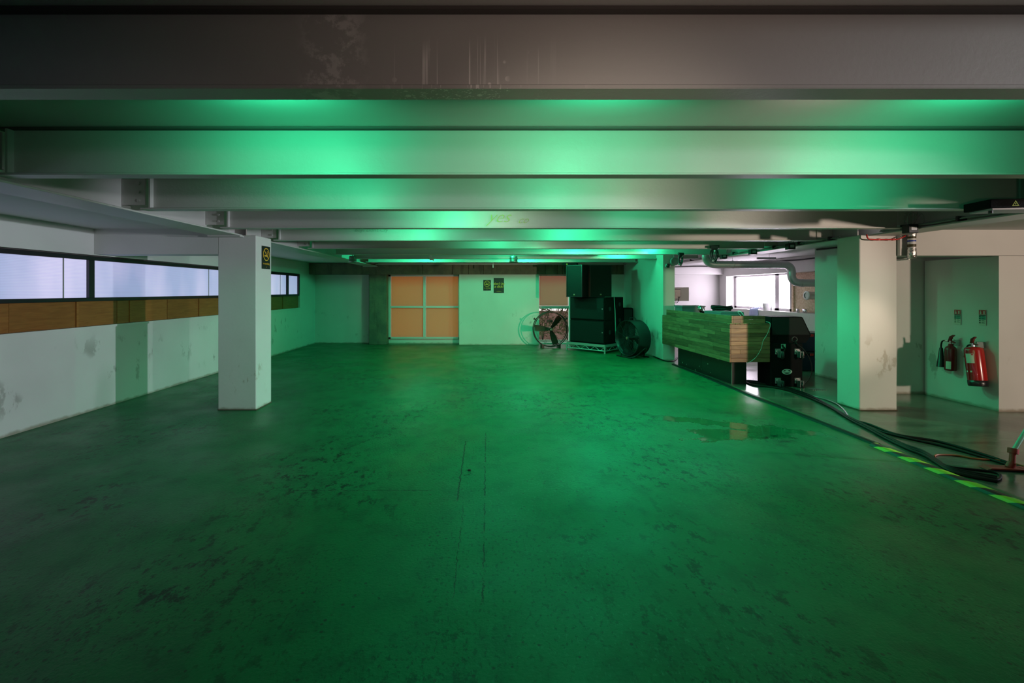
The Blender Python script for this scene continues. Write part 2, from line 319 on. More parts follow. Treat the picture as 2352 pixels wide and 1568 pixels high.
# ------------------------------------------------------------------ mesh builder
class MB:
    def __init__(s): s.v = []; s.f = []; s.sm = []; s.M = Matrix.Identity(4)
    def T(s, m): s.M = m; return s
    def add(s, vs, fs, smooth=False):
        n = len(s.v); s.v += [tuple(s.M @ Vector(p)) for p in vs]; s.f += [tuple(n+i for i in f) for f in fs]; s.sm += [smooth]*len(fs); return s
    def box(s, x0, x1, y0, y1, z0, z1, b=0):
        if b <= 0:
            vs = [(x, y, z) for x in (x0, x1) for y in (y0, y1) for z in (z0, z1)]
            fs = [(0, 1, 3, 2), (4, 6, 7, 5), (0, 4, 5, 1), (2, 3, 7, 6), (0, 2, 6, 4), (1, 5, 7, 3)]
            return s.add(vs, fs)
        pts = []
        for z, k in ((z0, b), (z0+b, 0), (z1-b, 0), (z1, b)):
            xa, xb, ya, yb = x0+k, x1-k, y0+k, y1-k
            c = b if k == 0 else b*.4
            pts.append([(xa+c, ya, z), (xb-c, ya, z), (xb, ya+c, z), (xb, yb-c, z), (xb-c, yb, z), (xa+c, yb, z), (xa, yb-c, z), (xa, ya+c, z)])
        vs = [p for r in pts for p in r]; fs = []
        for i in range(3):
            for j in range(8):
                a = i*8+j; c = i*8+(j+1) % 8; fs.append((a, c, c+8, a+8))
        fs += [tuple(range(7, -1, -1)), tuple(range(24, 32))]
        return s.add(vs, fs)
    def ring_pts(s, c, u, v, r, n): return [tuple(c+u*(r*math.cos(2*PI*i/n))+v*(r*math.sin(2*PI*i/n))) for i in range(n)]
    def cyl(s, a, b, r, r2=None, n=16, caps=True):
        a = Vector(a); b = Vector(b); r2 = r if r2 is None else r2; d = (b-a).normalized()
        u = d.orthogonal().normalized(); v = d.cross(u)
        vs = s.ring_pts(a, u, v, r, n)+s.ring_pts(b, u, v, r2, n)
        s.add(vs, [(i, (i+1) % n, n+(i+1) % n, n+i) for i in range(n)], True)
        if caps: s.add(s.ring_pts(a, u, v, r, n), [tuple(range(n-1, -1, -1))]); s.add(s.ring_pts(b, u, v, r2, n), [tuple(range(n))])
        return s
    def tube(s, pts, r, n=8, closed=False, flat=1.0):
        P = [Vector(p) for p in pts]; m = len(P); vs = []
        ref = None
        for i, p in enumerate(P):
            if closed: d = P[(i+1) % m]-P[i-1]
            else: d = P[min(i+1, m-1)]-P[max(i-1, 0)]
            d.normalize()
            if ref is None: ref = d.orthogonal().normalized() if abs(d.z) > .9 else Vector((0, 0, 1))
            u = (ref-d*ref.dot(d));
            u = u.normalized() if u.length > 1e-4 else d.orthogonal().normalized()
            if abs(d.z) > .9: ref = u
            v = d.cross(u); vs += [tuple(p+u*(r*flat*math.cos(2*PI*k/n))+v*(r*math.sin(2*PI*k/n))) for k in range(n)]
        fs = []
        for i in range(m if closed else m-1):
            j = (i+1) % m
            for k in range(n): fs.append((i*n+k, i*n+(k+1) % n, j*n+(k+1) % n, j*n+k))
        s.add(vs, fs, True)
        if not closed: s.add(vs[:n], [tuple(range(n-1, -1, -1))]); s.add(vs[-n:], [tuple(range(n))])
        return s
    def lathe(s, prof, c=(0, 0, 0), axis='Z', n=24):     # prof (r, h)
        c = Vector(c); vs = []
        ax = {'Z': (Vector((1, 0, 0)), Vector((0, 1, 0)), Vector((0, 0, 1))), 'Y': (Vector((1, 0, 0)), Vector((0, 0, -1)), Vector((0, 1, 0))), 'X': (Vector((0, 1, 0)), Vector((0, 0, 1)), Vector((1, 0, 0)))}[axis]
        for r, h in prof: vs += s.ring_pts(c+ax[2]*h, ax[0], ax[1], max(r, 1e-4), n)
        fs = [(i*n+k, i*n+(k+1) % n, (i+1)*n+(k+1) % n, (i+1)*n+k) for i in range(len(prof)-1) for k in range(n)]
        return s.add(vs, fs, True)
    def prism(s, poly, y0, y1):      # polygon in x,z extruded along y
        n = len(poly); vs = [(x, y0, z) for x, z in poly]+[(x, y1, z) for x, z in poly]
        fs = [tuple(range(n)), tuple(range(2*n-1, n-1, -1))]+[(i, n+i, n+(i+1) % n, (i+1) % n) for i in range(n)]
        return s.add(vs, fs)
    def plateholes(s, outer, inner, y0, y1):        # two loops with equal counts
        n = len(outer); vs = [(x, y, z) for y in (y0, y1) for L_ in (outer, inner) for x, z in L_]; fs = []
        for i in range(n):
            j = (i+1) % n
            fs += [(i, j, n+j, n+i), (2*n+i, 3*n+i, 3*n+j, 2*n+j), (i, 2*n+i, 2*n+j, j), (n+i, n+j, 3*n+j, 3*n+i)]
        return s.add(vs, fs)
    def build(s, name, m, parent=None, world=False, smooth=None):
        me = bpy.data.meshes.new(name)
        vs = s.v
        if world and parent is not None:
            inv = (parent.matrix_basis).inverted() if parent.parent is None else (parent.parent.matrix_basis @ parent.matrix_basis).inverted()
            vs = [tuple(inv @ Vector(p)) for p in vs]
        me.from_pydata(vs, [], s.f); me.polygons.foreach_set('use_smooth', s.sm)
        import bmesh
        bm = bmesh.new(); bm.from_mesh(me); bmesh.ops.recalc_face_normals(bm, faces=bm.faces); bm.to_mesh(me); bm.free()
        me.materials.append(M[m] if isinstance(m, str) else m); me.update()
        o = bpy.data.objects.new(name, me); C.objects.link(o)
        if parent is not None: o.parent = parent
        return o
def root(name, label, cat, loc=(0, 0, 0), rz=0, group=None, rx=0, ry=0):
    o = bpy.data.objects.new(name, None); C.objects.link(o); o.location = loc; o.rotation_euler = (rx, ry, rz)
    o.empty_display_size = .1; o['label'] = label; o['category'] = cat
    if group: o['group'] = group
    bpy.context.view_layer.update() if False else None
    o.matrix_basis  # location/rotation are read back from here
    return o
def tag(o, label, cat, group=None):
    o['label'] = label; o['category'] = cat
    if group: o['group'] = group
    return o
def struct(o, label=None):
    o['kind'] = 'structure'
    if label: o['label'] = label
    return o
def sroot(name, loc=(0, 0, 0), label=None):
    o = bpy.data.objects.new(name, None); C.objects.link(o); o.location = loc; o['kind'] = 'structure'
    if label: o['label'] = label
    return o
def copy_tree(o, parent=None):
    c = o.copy(); C.objects.link(c); c.parent = parent
    for ch in list(o.children): copy_tree(ch, c)
    return c
def text_mesh(txt, size, depth=.0008, shear=0, align='CENTER', bold=0):
    cu = bpy.data.curves.new('t', 'FONT'); cu.body = txt; cu.size = size; cu.extrude = depth; cu.shear = shear; cu.align_x = align; cu.offset = bold
    cu.resolution_u = 3
    o = bpy.data.objects.new('t', cu); C.objects.link(o)
    bpy.context.view_layer.update()
    dg = bpy.context.evaluated_depsgraph_get(); me = bpy.data.meshes.new_from_object(o.evaluated_get(dg)); bpy.data.objects.remove(o); return me
def text(name, txt, size, m, parent, loc, rot=(PI/2, 0, 0), **kw):
    me = text_mesh(txt, size, **kw); me.materials.clear(); me.materials.append(M[m] if isinstance(m, str) else m)
    o = bpy.data.objects.new(name, me); C.objects.link(o); o.parent = parent; o.location = loc; o.rotation_euler = rot; return o
def P(x, y, Z): return ((x-VX)*Z/F, Z, CH-(y-VY)*Z/F)
def spline(pts, n=6):
    P_ = [Vector(p) for p in pts]; out = []
    for i in range(len(P_)-1):
        a = P_[max(i-1, 0)]; b = P_[i]; c = P_[i+1]; d = P_[min(i+2, len(P_)-1)]
        for k in range(n):
            t = k/n; out.append(.5*((2*b)+(c-a)*t+(2*a-5*b+4*c-d)*t*t+(3*b-a-3*c+d)*t**3))
    out.append(P_[-1]); return [tuple(p) for p in out]
def fl(x, y, h=.01):       # floor point under a pixel
    Z = F*CH/(y-VY); return ((x-VX)*Z/F, Z, h)

# ------------------------------------------------------------------ floor, ceilings, walls
struct(MB().box(-5.3, 12, -5, 14, -.2, 0).build('floor', 'floor'), 'worn painted concrete floor with cracks, shiny at the right')
cl = struct(MB().box(-3.25, 4.95, -5, 13.2, 2.52, 2.65).build('ceiling', 'slab'), 'painted ceiling above the steel beams')
MB().box(-5.3, -3.43, -5, 13.2, 2.28, 2.65).build('side_soffit', 'soffit', cl)
MB().box(5.14, 12, -5, 13.9, 2.26, 2.65).build('side_soffit', 'soffit', cl)
MB().box(4.03, 5.14, 12.0, 13.9, 2.5, 2.65).build('side_soffit', 'soffit', cl)

# left wall: lower wall with a lip, recess, upper wall
wl = MB()
wl.box(-5.3, -4.95, -5, 13.4, 0, 1.03)
wl.box(-5.3, -4.925, -5, 12.0, 1.03, 1.06)
wl.box(-5.3, -4.95, -5, 12.0, 1.95, 2.3)
wl.box(-5.3, -4.95, 12.0, 13.4, 1.03, 2.3)
WL = struct(wl.build('wall_left', 'wall'), 'white scuffed left wall with a long window band')
MB().box(-5.3, -5.02, -5, 12.0, 1.03, 1.95).build('recess_back', 'dark_back', WL)
# plywood boards under the window
js = [-3.6, -1.2, 1.2, 3.2, 4.74, 5.51, 6.12, 6.33, 7.08, 7.84, 8.9, 10.0, 11.07, 11.98]
for a, b in zip(js[:-1], js[1:]):
    MB().box(-5.02, -4.985-random.random()*.006, a+.003, b-.003, 1.062, 1.37).build('plywood_board', 'ply', WL)
for y in (5.52, 6.34, 7.86, 11.07):
    MB().box(-4.985, -4.974, y-.014, y+.014, 1.062, 1.37).build('plywood_batten', 'ply', WL)
W1 = sroot('window_1', (-5, 4, 1.37), 'long black-framed window band with frosted ribbed sheets')
fr = MB().box(-5.02, -4.955, -5, 11.99, 1.37, 1.417, .004).box(-5.02, -4.955, -5, 11.99, 1.885, 1.935, .004).box(-5.02, -4.955, 11.93, 11.99, 1.417, 1.885)
fr.build('window_frame', 'frame_black', W1, world=True)
ms = [-2.7, .1, 2.9, 5.70, 8.5, 11.3, 11.93]
for y in ms[:-1]: MB().box(-5.02, -4.957, y-.04, y+.04, 1.417, 1.885).build('mullion', 'frame_black', W1, world=True)
prev = -5.0
for y in ms:
    MB().box(-5.0, -4.992, prev, y-.005, 1.415, 1.887).build('frosted_sheet', 'sheet', W1, world=True); prev = y+.005
for y in (5.35, 8.14, 2.55, 10.95): MB().box(-4.992, -4.987, y-.008, y+.008, 1.417, 1.885).build('sheet_joint', M['alu_frame'], W1, world=True)

# far wall
wf = MB()
wf.box(-4.95, -3.31, 13.06, 13.4, 0, 1.99)
wf.box(-.79, 1.43, 12.64, 13.2, 0, 1.96)
wf.box(2.42, 3.9, 12.6, 13.2, 0, 1.96)
wf.box(-4.95, 3.78, 12.8, 13.15, 2.262, 2.51)
WF = struct(wf.build('wall_far', 'wall'), 'white far wall panels under the raw concrete beam')
cb = [-4.95, -1.80, -.98, -.53, -.12, 1.60, 1.93, 2.08, 3.1, 3.80]
for a, b in zip(cb[:-1], cb[1:]):
    MB().box(a+.006, b-.006, 12.62-random.random()*.015, 13.2, 1.962, 2.262).build('concrete_block', 'concrete', WF)
MB().box(-4.95, 3.80, 12.66, 13.2, 1.97, 2.25).build('joint_mortar', mat('dark_joint', (.03, .022, .012), .9), WF)
o = MB().box(-3.31, -2.82, 12.68, 13.3, 0, 2.2, .012).build('concrete_column', 'concrete'); tag(o, 'bare dark concrete column beside the orange blinds', 'column')

# window 2 with orange blinds
W2 = sroot('window_2', (-1.8, 13, 0), 'window with four orange roller blinds')
MB().box(-2.82, -.79, 12.98, 13.1, 0, .14).build('sill_board', 'wall', W2, world=True)
f2 = MB().box(-2.82, -2.76, 12.94, 13.06, .14, 1.96).box(-.83, -.79, 12.94, 13.06, .14, 1.96).box(-2.82, -.79, 12.94, 13.06, .14, .185).box(-2.82, -.79, 12.94, 13.06, 1.915, 1.962)
f2.build('window_frame', 'soffit', W2, world=True)
MB().box(-1.83, -1.765, 12.93, 13.06, .185, 1.915).build('mullion', 'soffit', W2, world=True)
MB().box(-2.76, -.83, 12.935, 13.06, 1.02, 1.07).build('transom', 'soffit', W2, world=True)
for (xa, xb) in ((-2.76, -1.83), (-1.765, -.83)):
    for (za, zb) in ((.185, 1.02), (1.07, 1.915)):
        MB().box(xa, xb, 13.04, 13.045, za, zb).build('window_pane', 'pane_lit', W2, world=True)
        MB().box(xa+.007, xb-.002, 12.985, 12.987, za+.003, zb-.002).build('roller_blind', 'blind_orange', W2, world=True)
# window 3, pink blind above clear glass
W3 = sroot('window_3', (1.9, 13, 0), 'narrow window with pink blind above clear glass')
f3 = MB().box(1.43, 1.46, 12.9, 13.0, 0, 1.96).box(2.30, 2.37, 12.88, 13.0, 0, 1.96).box(1.46, 2.42, 12.9, 13.0, 0, .04).box(2.37, 2.42, 12.9, 13.0, 0, 1.96)
f3.build('window_frame', 'plastic_white', W3, world=True)
MB().box(1.46, 2.30, 12.88, 13.0, 1.0, 1.075).build('transom', 'alu_frame', W3, world=True)
MB().box(1.46, 2.30, 12.95, 12.955, .04, 1.0).build('window_pane', 'glass', W3, world=True)
MB().box(1.46, 2.30, 12.98, 12.985, 1.075, 1.96).build('window_pane', 'pane_lit', W3, world=True)
MB().box(1.468, 2.285, 12.93, 12.932, 1.082, 1.955).build('roller_blind', 'blind_pink', W3, world=True)
MB().box(1.46, 2.30, 12.90, 12.94, 1.93, 1.96).build('blind_rail', 'plastic_white', W3, world=True)

# right-hand walls
WR = struct(MB().box(3.78, 4.03, 9.8, 12.7, 0, 2.50).build('wall_right', 'wall'), 'white stub wall between the dance floor and the DJ corner')
wa = MB().box(5.87, 7.4, 6.64, 8.16, 0, 2.26).box(6.36, 9.0, 5.66, 6.62, 0, 1.935).box(5.13, 12, 5.66, 5.9, 1.94, 2.26).box(5.13, 5.87, 5.9, 6.64, 2.22, 2.26)
struct(wa.build('wall_alcove', 'wall'), 'white walls and lintel round the alcove with the extinguishers')
# DJ corner: side wall with a window opening, far wall, beam
wd = MB()
WX = 6.9
wd.box(WX, 7.35, 8.16, 14, 0, 1.014)
wd.box(WX, 7.35, 8.16, 14, 1.925, 2.3)
wd.box(WX, 7.35, 13.16, 14, 1.014, 1.925)
wd.box(7.25, 7.35, 8.16, 10.72, 1.014, 1.925)
wd.box(4.03, 7.35, 13.55, 14, 0, 2.5)
wd.box(4.03, 6.9, 13.3, 13.55, 1.98, 2.5)
struct(wd.build('wall_side_room', 'wall'), 'lilac-lit white walls of the corner behind the booth')
W4 = sroot('window_4', (7.2, 12, 1), 'bright aluminium window behind the DJ booth')
MB().box(7.14, 7.22, 13.06, 13.16, 1.014, 1.925).box(7.14, 7.22, 11.15, 11.30, 1.014, 1.925).box(7.14, 7.22, 10.70, 10.75, 1.014, 1.925).box(7.14, 7.22, 10.7, 13.16, 1.014, 1.075).box(7.14, 7.22, 10.7, 13.16, 1.885, 1.925).build('window_frame', 'alu_frame', W4, world=True)
MB().box(7.19, 7.195, 11.30, 13.06, 1.075, 1.885).build('window_pane', 'pane_dj', W4, world=True)
MB().box(7.19, 7.195, 10.75, 11.15, 1.075, 1.885).build('window_pane', 'pane_dj', W4, world=True)
o = MB().box(7.16, 7.2, 8.9, 10.66, 1.02, 1.92).box(7.12, 7.16, 10.60, 10.66, 1.02, 1.92).build('chipboard_panel', 'osb'); tag(o, 'flaky chipboard panel filling the right part of the window opening', 'board')
# enclosure behind the camera
struct(MB().box(-5.3, 12, -5.2, -5, 0, 2.6).build('wall_behind', 'dark_back'))
struct(MB().box(12, 12.2, -5, 6, 0, 2.6).build('wall_hall', 'dark_back'))

# ------------------------------------------------------------------ pillars
def pillar(x0, x1, y0, y1, h, label):
    r = root('pillar', label, 'pillar', ((x0+x1)/2, (y0+y1)/2, 0))
    MB().box(x0, x1, y0, y1, 0, h, .008).build('shaft', 'pillar', r, world=True)
    MB().box(x0-.004, x1+.004, y0-.004, y1+.004, 0, .012).build('foot_mortar', mat('dirty_mortar', (.09, .07, .045), .9, bump=.5), r, world=True)
    return r
pillar(-3.39, -2.91, 5.72, 6.12, 2.2, 'white square pillar on the left with a no smoking sign')
pillar(4.66, 5.13, 5.70, 6.07, 2.2, 'white square pillar on the right beside the red cable')
struct(MB().box(-4.95, -3.39, 5.72, 6.02, 1.962, 2.28).build('trim_1', 'wall'), 'white downstand beam from left wall to pillar')

# ------------------------------------------------------------------ steel beams
ordn = ['', 'nearest', 'second', 'third', 'fourth', 'fifth', 'sixth', 'seventh', 'eighth', 'ninth', 'tenth']
extra = {1: 'with paint drips across the top of the view', 2: 'brightly lit in green', 3: 'ending at a bolted plate on the left', 4: 'with a yellow scribble', 5: 'with faint handwriting on it',
         6: 'with two faint scrawled words', 7: 'with a black clamp hanging from it', 8: 'in the shaded bay beside the hanging lamps', 9: 'bright, just before the speaker stack', 10: 'dark, against the far wall'}
bz = [1.613, 2.81, 4.0, 5.20, 6.49, 7.72, 8.96, 10.15, 11.4, 12.40]
bolt_proto = None
def hexbolt(parent, x, y, z):
    m = MB().cyl((x, y, z), (x, y-.014, z), .013, n=6)
    return m.build('bolt', 'beam', parent, world=True)
for i, y in enumerate(bz, 1):
    xr = 4.78 if i < 8 else (4.78 if i == 8 else 3.775)
    b = root('steel_beam', '%s green-lit steel ceiling beam from the camera, %s' % (ordn[i], extra[i]) if i > 1 else 'nearest steel ceiling beam, brownish, '+extra[1], 'beam', (0, y, 2.22), 0, 'cross beams of the ceiling')
    yc = y+.05
    MB().box(-3.0, xr-.06, yc-.006, yc+.006, 2.233, 2.506).build('web', 'beam', b, world=True)
    MB().box(-3.06, xr, y, y+.10, 2.218, 2.233, .003).build('bottom_flange', 'beam', b, world=True)
    MB().box(-3.06, xr, y+.012, y+.088, 2.507, 2.519).build('top_flange', 'dark_back', b, world=True)  # coloured dark to stand in for the shadow gap above the web
    if i in (2, 3, 4, 5, 6):
        MB().box(-3.24, -3.03, yc-.022, yc-.006, 2.26, 2.49).build('fin_plate', 'beam', b, world=True)
        MB().box(-2.985, -2.97, y+.004, yc-.006, 2.233, 2.505).build('stiffener', 'beam', b, world=True)
        for k in range(3): hexbolt(b, -3.085, yc-.022, 2.30+k*.075)
        MB().box(4.72, 4.94, yc-.022, yc-.006, 2.26, 2.49).build('fin_plate', 'beam', b, world=True)
        for k in range(3): hexbolt(b, 4.80, yc-.022, 2.30+k*.075)
    if i == 4: text('graffiti_scrawl', 'yes', .20, M['scrawl'], b, (.12, .039, .07), shear=.5, bold=-.003) ; text('graffiti_scrawl', 'co', .12, M['scrawl'], b, (.40, .039, .06), shear=.6, bold=-.002)
    if i == 5: text('graffiti_writing', "Boys Don't Cry", .075, M['pencil'], b, (-1.67, .039, .13), shear=.2, bold=-.0012)
    if i == 6: text('graffiti_writing', 'Reclaiming   the night', .07, M['pencil'], b, (-2.0, .039, .13), shear=.3, bold=-.001)
for x, y0, y1, lab in ((-3.25, -5, 5.70, 'long steel edge beam on the left, running to the left pillar'), (-3.25, 6.13, 12.68, 'long steel edge beam from the left pillar to the concrete column'), (4.95, -5, 5.69, 'long steel edge beam on the right in front of the right pillar'), (4.95, 6.08, 12.6, 'long steel edge beam above the DJ booth, behind right pillar')):
    b = root('edge_beam', lab, 'beam', (x, y0, 2.2))
    MB().box(x-.007, x+.007, y0, y1, 2.203, 2.505).build('web', 'beam', b, world=True)
    MB().box(x-.18, x+.18, y0, y1, 2.188, 2.204, .003).build('bottom_flange', 'beam', b, world=True)
    MB().box(x-.18, x+.18, y0, y1, 2.505, 2.519).build('top_flange', 'beam', b, world=True)
    MB().box(x-.2, x+.2, y1-.10, y1, 2.17, 2.188).build('bearing_plate', 'beam', b, world=True) if y1 in (5.70, 12.68) else None

for y in (.41, -.79, -1.99, -3.19):  # beams out of view, added to shade the nearest visible beam
    MB().box(-3.06, 4.78, y, y+.10, 2.218, 2.233).box(-3.0, 4.72, y+.044, y+.056, 2.233, 2.506).box(-3.06, 4.78, y-.004, y+.104, 2.505, 2.519).build('unseen_shade_beam', 'beam', cl)
# ------------------------------------------------------------------ signs
def smoking_sign(r, w=.21, h=.297):
    MB().box(-w/2, w/2, -.003, 0, 0, h).build('board', 'sign_black', r)
    cx, cz, rr = 0, h*.64, w*.40
    n = 32
    m = MB(); m.plateholes([(cx+rr*math.cos(2*PI*i/n), cz+rr*math.sin(2*PI*i/n)) for i in range(n)], [(cx+rr*.86*math.cos(2*PI*i/n), cz+rr*.86*math.sin(2*PI*i/n)) for i in range(n)], -.0045, -.003)
    m.T(Matrix.Translation((cx, 0, cz)) @ Matrix.Rotation(R(45), 4, 'Y')).box(-rr*.9, rr*.9, -.0045, -.003, -rr*.07, rr*.07)
    m.build('prohibition_ring', 'yellow', r)
    m = MB().box(cx-rr*.58, cx+rr*.42, -.0044, -.003, cz-rr*.34, cz-rr*.08)
    m.tube([(cx+rr*(.28+.10*math.sin(t*2.2)), -.0038, cz+rr*(.0+.14*t)) for t in [k*.5 for k in range(9)]], .003, 5)
    m.tube([(cx+rr*(.48+.09*math.sin(t*2.2+1)), -.0038, cz+rr*(.0+.12*t)) for t in [k*.5 for k in range(8)]], .003, 5)
    m.build('cigarette_symbol', 'yellow', r)
    text('lettering', 'no smoking', .036, 'yellow', r, (0, -.004, h*.20), bold=.0006)
    MB().cyl((0, -.003, h*.085), (0, -.0045, h*.085), .006, n=10).box(-.002, .002, -.0045, -.003, h*.055, h*.085).build('small_mark', 'yellow', r)
r = root('no_smoking_sign', 'tall black and yellow no smoking sign on the left pillar', 'sign', (-2.902, 5.96, 1.787), PI/2); smoking_sign(r)
r = root('no_smoking_sign', 'small black no smoking sign on the far wall, left of the poster', 'sign', (-.014, 12.636, 1.51)); smoking_sign(r)
r = root('poster', 'black poster with yellow words on the far wall', 'poster', (.311, 12.636, 1.448))
MB().box(-.1435, .1435, -.003, 0, 0, .415).build('board', 'sign_black', r)
text('lettering', "don't be", .092, 'yellow', r, (0, -.004, .225), shear=.25, bold=.0016)
text('lettering', 'a dick!', .098, 'yellow', r, (0, -.004, .145), shear=.25, bold=.0016)
MB().box(-.045, .045, -.0042, -.003, .045, .050).box(-.075, .075, -.0042, -.003, .034, .039).build('small_print', 'yellow', r)

# ------------------------------------------------------------------ drum fans
def drum_fan(name, label, loc, rz, rad, depth, metal, blade, angs, tilt=0, stand=True, group=None):
    r = root(name, label, 'fan', loc, rz, rx=tilt); cz = rad+.035
    n = 48
    sh = MB(); prof = [(rad, 0), (rad+.006, .006), (rad, .02), (rad-.002, depth-.02), (rad+.006, depth-.006), (rad, depth), (rad-.008, depth), (rad-.01, 0), (rad, 0)]
    if stand: sh.lathe([(a, b-depth/2) for a, b in prof], (0, 0, cz), 'Y', n)
    else:
        for yy in (-depth/2, depth/2):
            sh.tube([(rad*math.cos(2*PI*i/n), yy, cz+rad*math.sin(2*PI*i/n)) for i in range(n)], .012, 8, True)
        sh.lathe([(rad, -depth/2), (rad, -depth/2+.05)], (0, 0, cz), 'Y', n).lathe([(rad-.004, -depth/2), (rad-.004, -depth/2+.05)], (0, 0, cz), 'Y', n)
    sh.build('drum', metal, r)
    for side, nm in ((-1, 'front_grille'), (1, 'rear_grille')):
        g = MB(); yy = side*(depth/2-.008)
        for k in range(3 if not stand else 9):
            rr = rad*(.22+.78*(k+.5)/(3.2 if not stand else 9)); g.tube([(rr*math.cos(2*PI*i/32), yy, cz+rr*math.sin(2*PI*i/32)) for i in range(32)], .0018, 4, True)
        ns = 12
        for k in range(ns):
            a = 2*PI*k/ns+.15; g.cyl((.06*math.cos(a), yy, cz+.06*math.sin(a)), (rad*.99*math.cos(a), yy, cz+rad*.99*math.sin(a)), .003, n=5, caps=False)
        g.build(nm, metal, r)
    for a in angs:
        b = MB(); a = R(a); vs = []
        for (rr, wd) in ((.05, .035), (rad*.35, .062), (rad*.7, .078), (rad*.93, .075)):
            for s_, tw in ((-1, .03), (1, -.03)):
                for th in (0, .004):
                    x = rr*math.cos(a)-s_*wd*math.sin(a); z = rr*math.sin(a)+s_*wd*math.cos(a); vs.append((x, tw+th, cz+z))
        fs = []
        for i in range(3):
            k = i*4; fs += [(k, k+4, k+6, k+2), (k+1, k+3, k+7, k+5), (k, k+1, k+5, k+4), (k+2, k+6, k+7, k+3)]
        fs += [(0, 2, 3, 1), (12, 13, 15, 14)]
        b.add(vs, fs).build('blade', blade, r)
    MB().cyl((0, -depth/2+.02, cz), (0, depth/2-.03, cz), .05, n=20).build('motor', metal, r)
    MB().cyl((0, -depth/2-.003, cz), (0, -depth/2+.02, cz), .03, n=20).build('hub_badge', 'chrome', r)
    if stand:
        for s_ in (-1, 1):
            st = MB(); x = s_*(depth*0+rad*.0)
            pts = spline([(s_*(rad+.02)*.35, -.24, .018), (s_*(rad+.02)*.55, -.12, .05), (s_*(rad+.03)*.95, 0, cz*.55), (s_*(rad+.02)*.55, .12, .05), (s_*(rad+.02)*.35, .24, .018)], 5)
            st.tube(pts, .016, 8); st.build('stand_leg', metal, r)
        MB().cyl((-.25, -.24, .018), (.25, -.24, .018), .016, n=8).cyl((-.25, .24, .018), (.25, .24, .018), .016, n=8).build('stand_bar', metal, r)
        MB().tube(spline([(-.10, 0, cz+rad), (-.09, 0, cz+rad+.05), (.09, 0, cz+rad+.05), (.10, 0, cz+rad)], 4), .01, 6).build('carry_handle', metal, r)
    else:
        for a in (33, 147):
            a = R(a); MB().cyl((rad*math.cos(a), 0, cz+rad*math.sin(a)), ((rad+.07)*math.cos(a), 0, cz+(rad+.07)*math.sin(a)), .014, n=8).cyl(((rad+.045)*math.cos(a), 0, cz+(rad+.045)*math.sin(a)), ((rad+.075)*math.cos(a), 0, cz+(rad+.075)*math.sin(a)), .024, n=10).build('side_knob', metal, r)
        for s_ in (-1, 1): MB().box(s_*.22-.03, s_*.22+.03, -.12, .12, 0, .035+rad-math.sqrt(rad*rad-.22**2)+.01, .004).build('foot_block', metal, r)
        MB().box(-.07, .07, .06, .10, cz+.17, cz+.24, .01).build('wiring_box', metal, r)
    return r
drum_fan('round_fan', 'large round fan with three blades standing before the bright window', (1.66, 12.02, 0), R(4), .455, .16, 'amber_rope', 'copper', (52, 174, -70), stand=False)
drum_fan('drum_fan', 'black barrel fan turned sideways beside the subwoofer stack', (3.30, 10.35, 0), R(-67), .40, .34, 'black_gloss', 'grille', (95, 215, -25))

# ------------------------------------------------------------------ speaker stack on the stage deck
D = 45
deck = root('stage_deck', 'low aluminium truss deck under the black subwoofers', 'stage', (2.79, 10.83, 0), R(-45))
# local frame: x runs from the near corner towards the back-right, -x... front edge along local -x
def deck_parts(r, L, Wd, h):
    MB().box(-L, 0, 0, Wd, h-.03, h).build('deck_board', mat('black_deck_ply', (.03, .03, .03), .6), r)
    MB().box(-L, 0, -.012, 0, h-.062, h-.002, .003).box(0, .012, 0, Wd, h-.062, h-.002, .003).box(-L-.012, -L, 0, Wd, h-.062, h-.002, .003).box(-L, 0, Wd, Wd+.012, h-.062, h-.002, .003).build('top_rail', 'alu', r)
    lo = .065
    MB().cyl((-L, 0, lo), (0, 0, lo), .014, n=8).cyl((0, 0, lo), (0, Wd, lo), .014, n=8).cyl((-L, Wd, lo), (0, Wd, lo), .014, n=8).cyl((-L, 0, lo), (-L, Wd, lo), .014, n=8).build('bottom_rail', 'alu', r)
    for (x, y) in ((-L, 0), (0, 0), (0, Wd), (-L, Wd)):
        MB().cyl((x, y, 0), (x, y, h-.06), .022, n=12).build('leg', 'alu', r)
    n = 8
    for k in range(n):
        a = -L+L*k/n; b = -L+L*(k+1)/n; za, zb = (lo, h-.06) if k % 2 else (h-.06, lo)
        MB().cyl((a, 0, za), (b, 0, zb), .007, n=6).build('truss_strut', 'alu', r)
    n = 6
    for k in range(n):
        a = Wd*k/n; b = Wd*(k+1)/n; za, zb = (lo, h-.06) if k % 2 else (h-.06, lo)
        MB().cyl((0, a, za), (0, b, zb), .007, n=6).build('truss_strut', 'alu', r)
deck_parts(deck, 1.09, 1.0, .215)
def sub(label, lx, ly, z, wd, dp, h, handles, group=None):
    r = root('subwoofer', label, 'speaker', deck_pt(lx, ly, z), R(-45), group)
    MB().box(-wd, 0, .02, dp, 0, h, .008).build('cabinet', 'black', r)
    MB().box(-wd+.02, -.02, 0, .02, .025, h-.025, .004).build('front_grille', 'grille', r)
    for (yy, zz) in handles:
        MB().lathe([(.0, .002), (.045, .002), (.052, .006), (.056, 0)], (0, yy, zz), 'X', 20).build('side_handle', 'black_gloss', r)
    MB().box(-.07, -.04, -.004, 0, h*.5-.012, h*.5+.012).build('badge', 'steel', r)
    return r
def deck_pt(lx, ly, z):
    c, s_ = math.cos(R(-45)), math.sin(R(-45)); return (2.79+lx*c-ly*s_, 10.83+lx*s_+ly*c, z)
sub('lower black subwoofer of the stack on the deck', -.03, .03, .217, 1.0, .50, .565, [(.25, .28)])
sub('upper black subwoofer of the stack, under the two tall speakers', -.03, .03, .784, 1.0, .50, .565, [(.25, .28)])
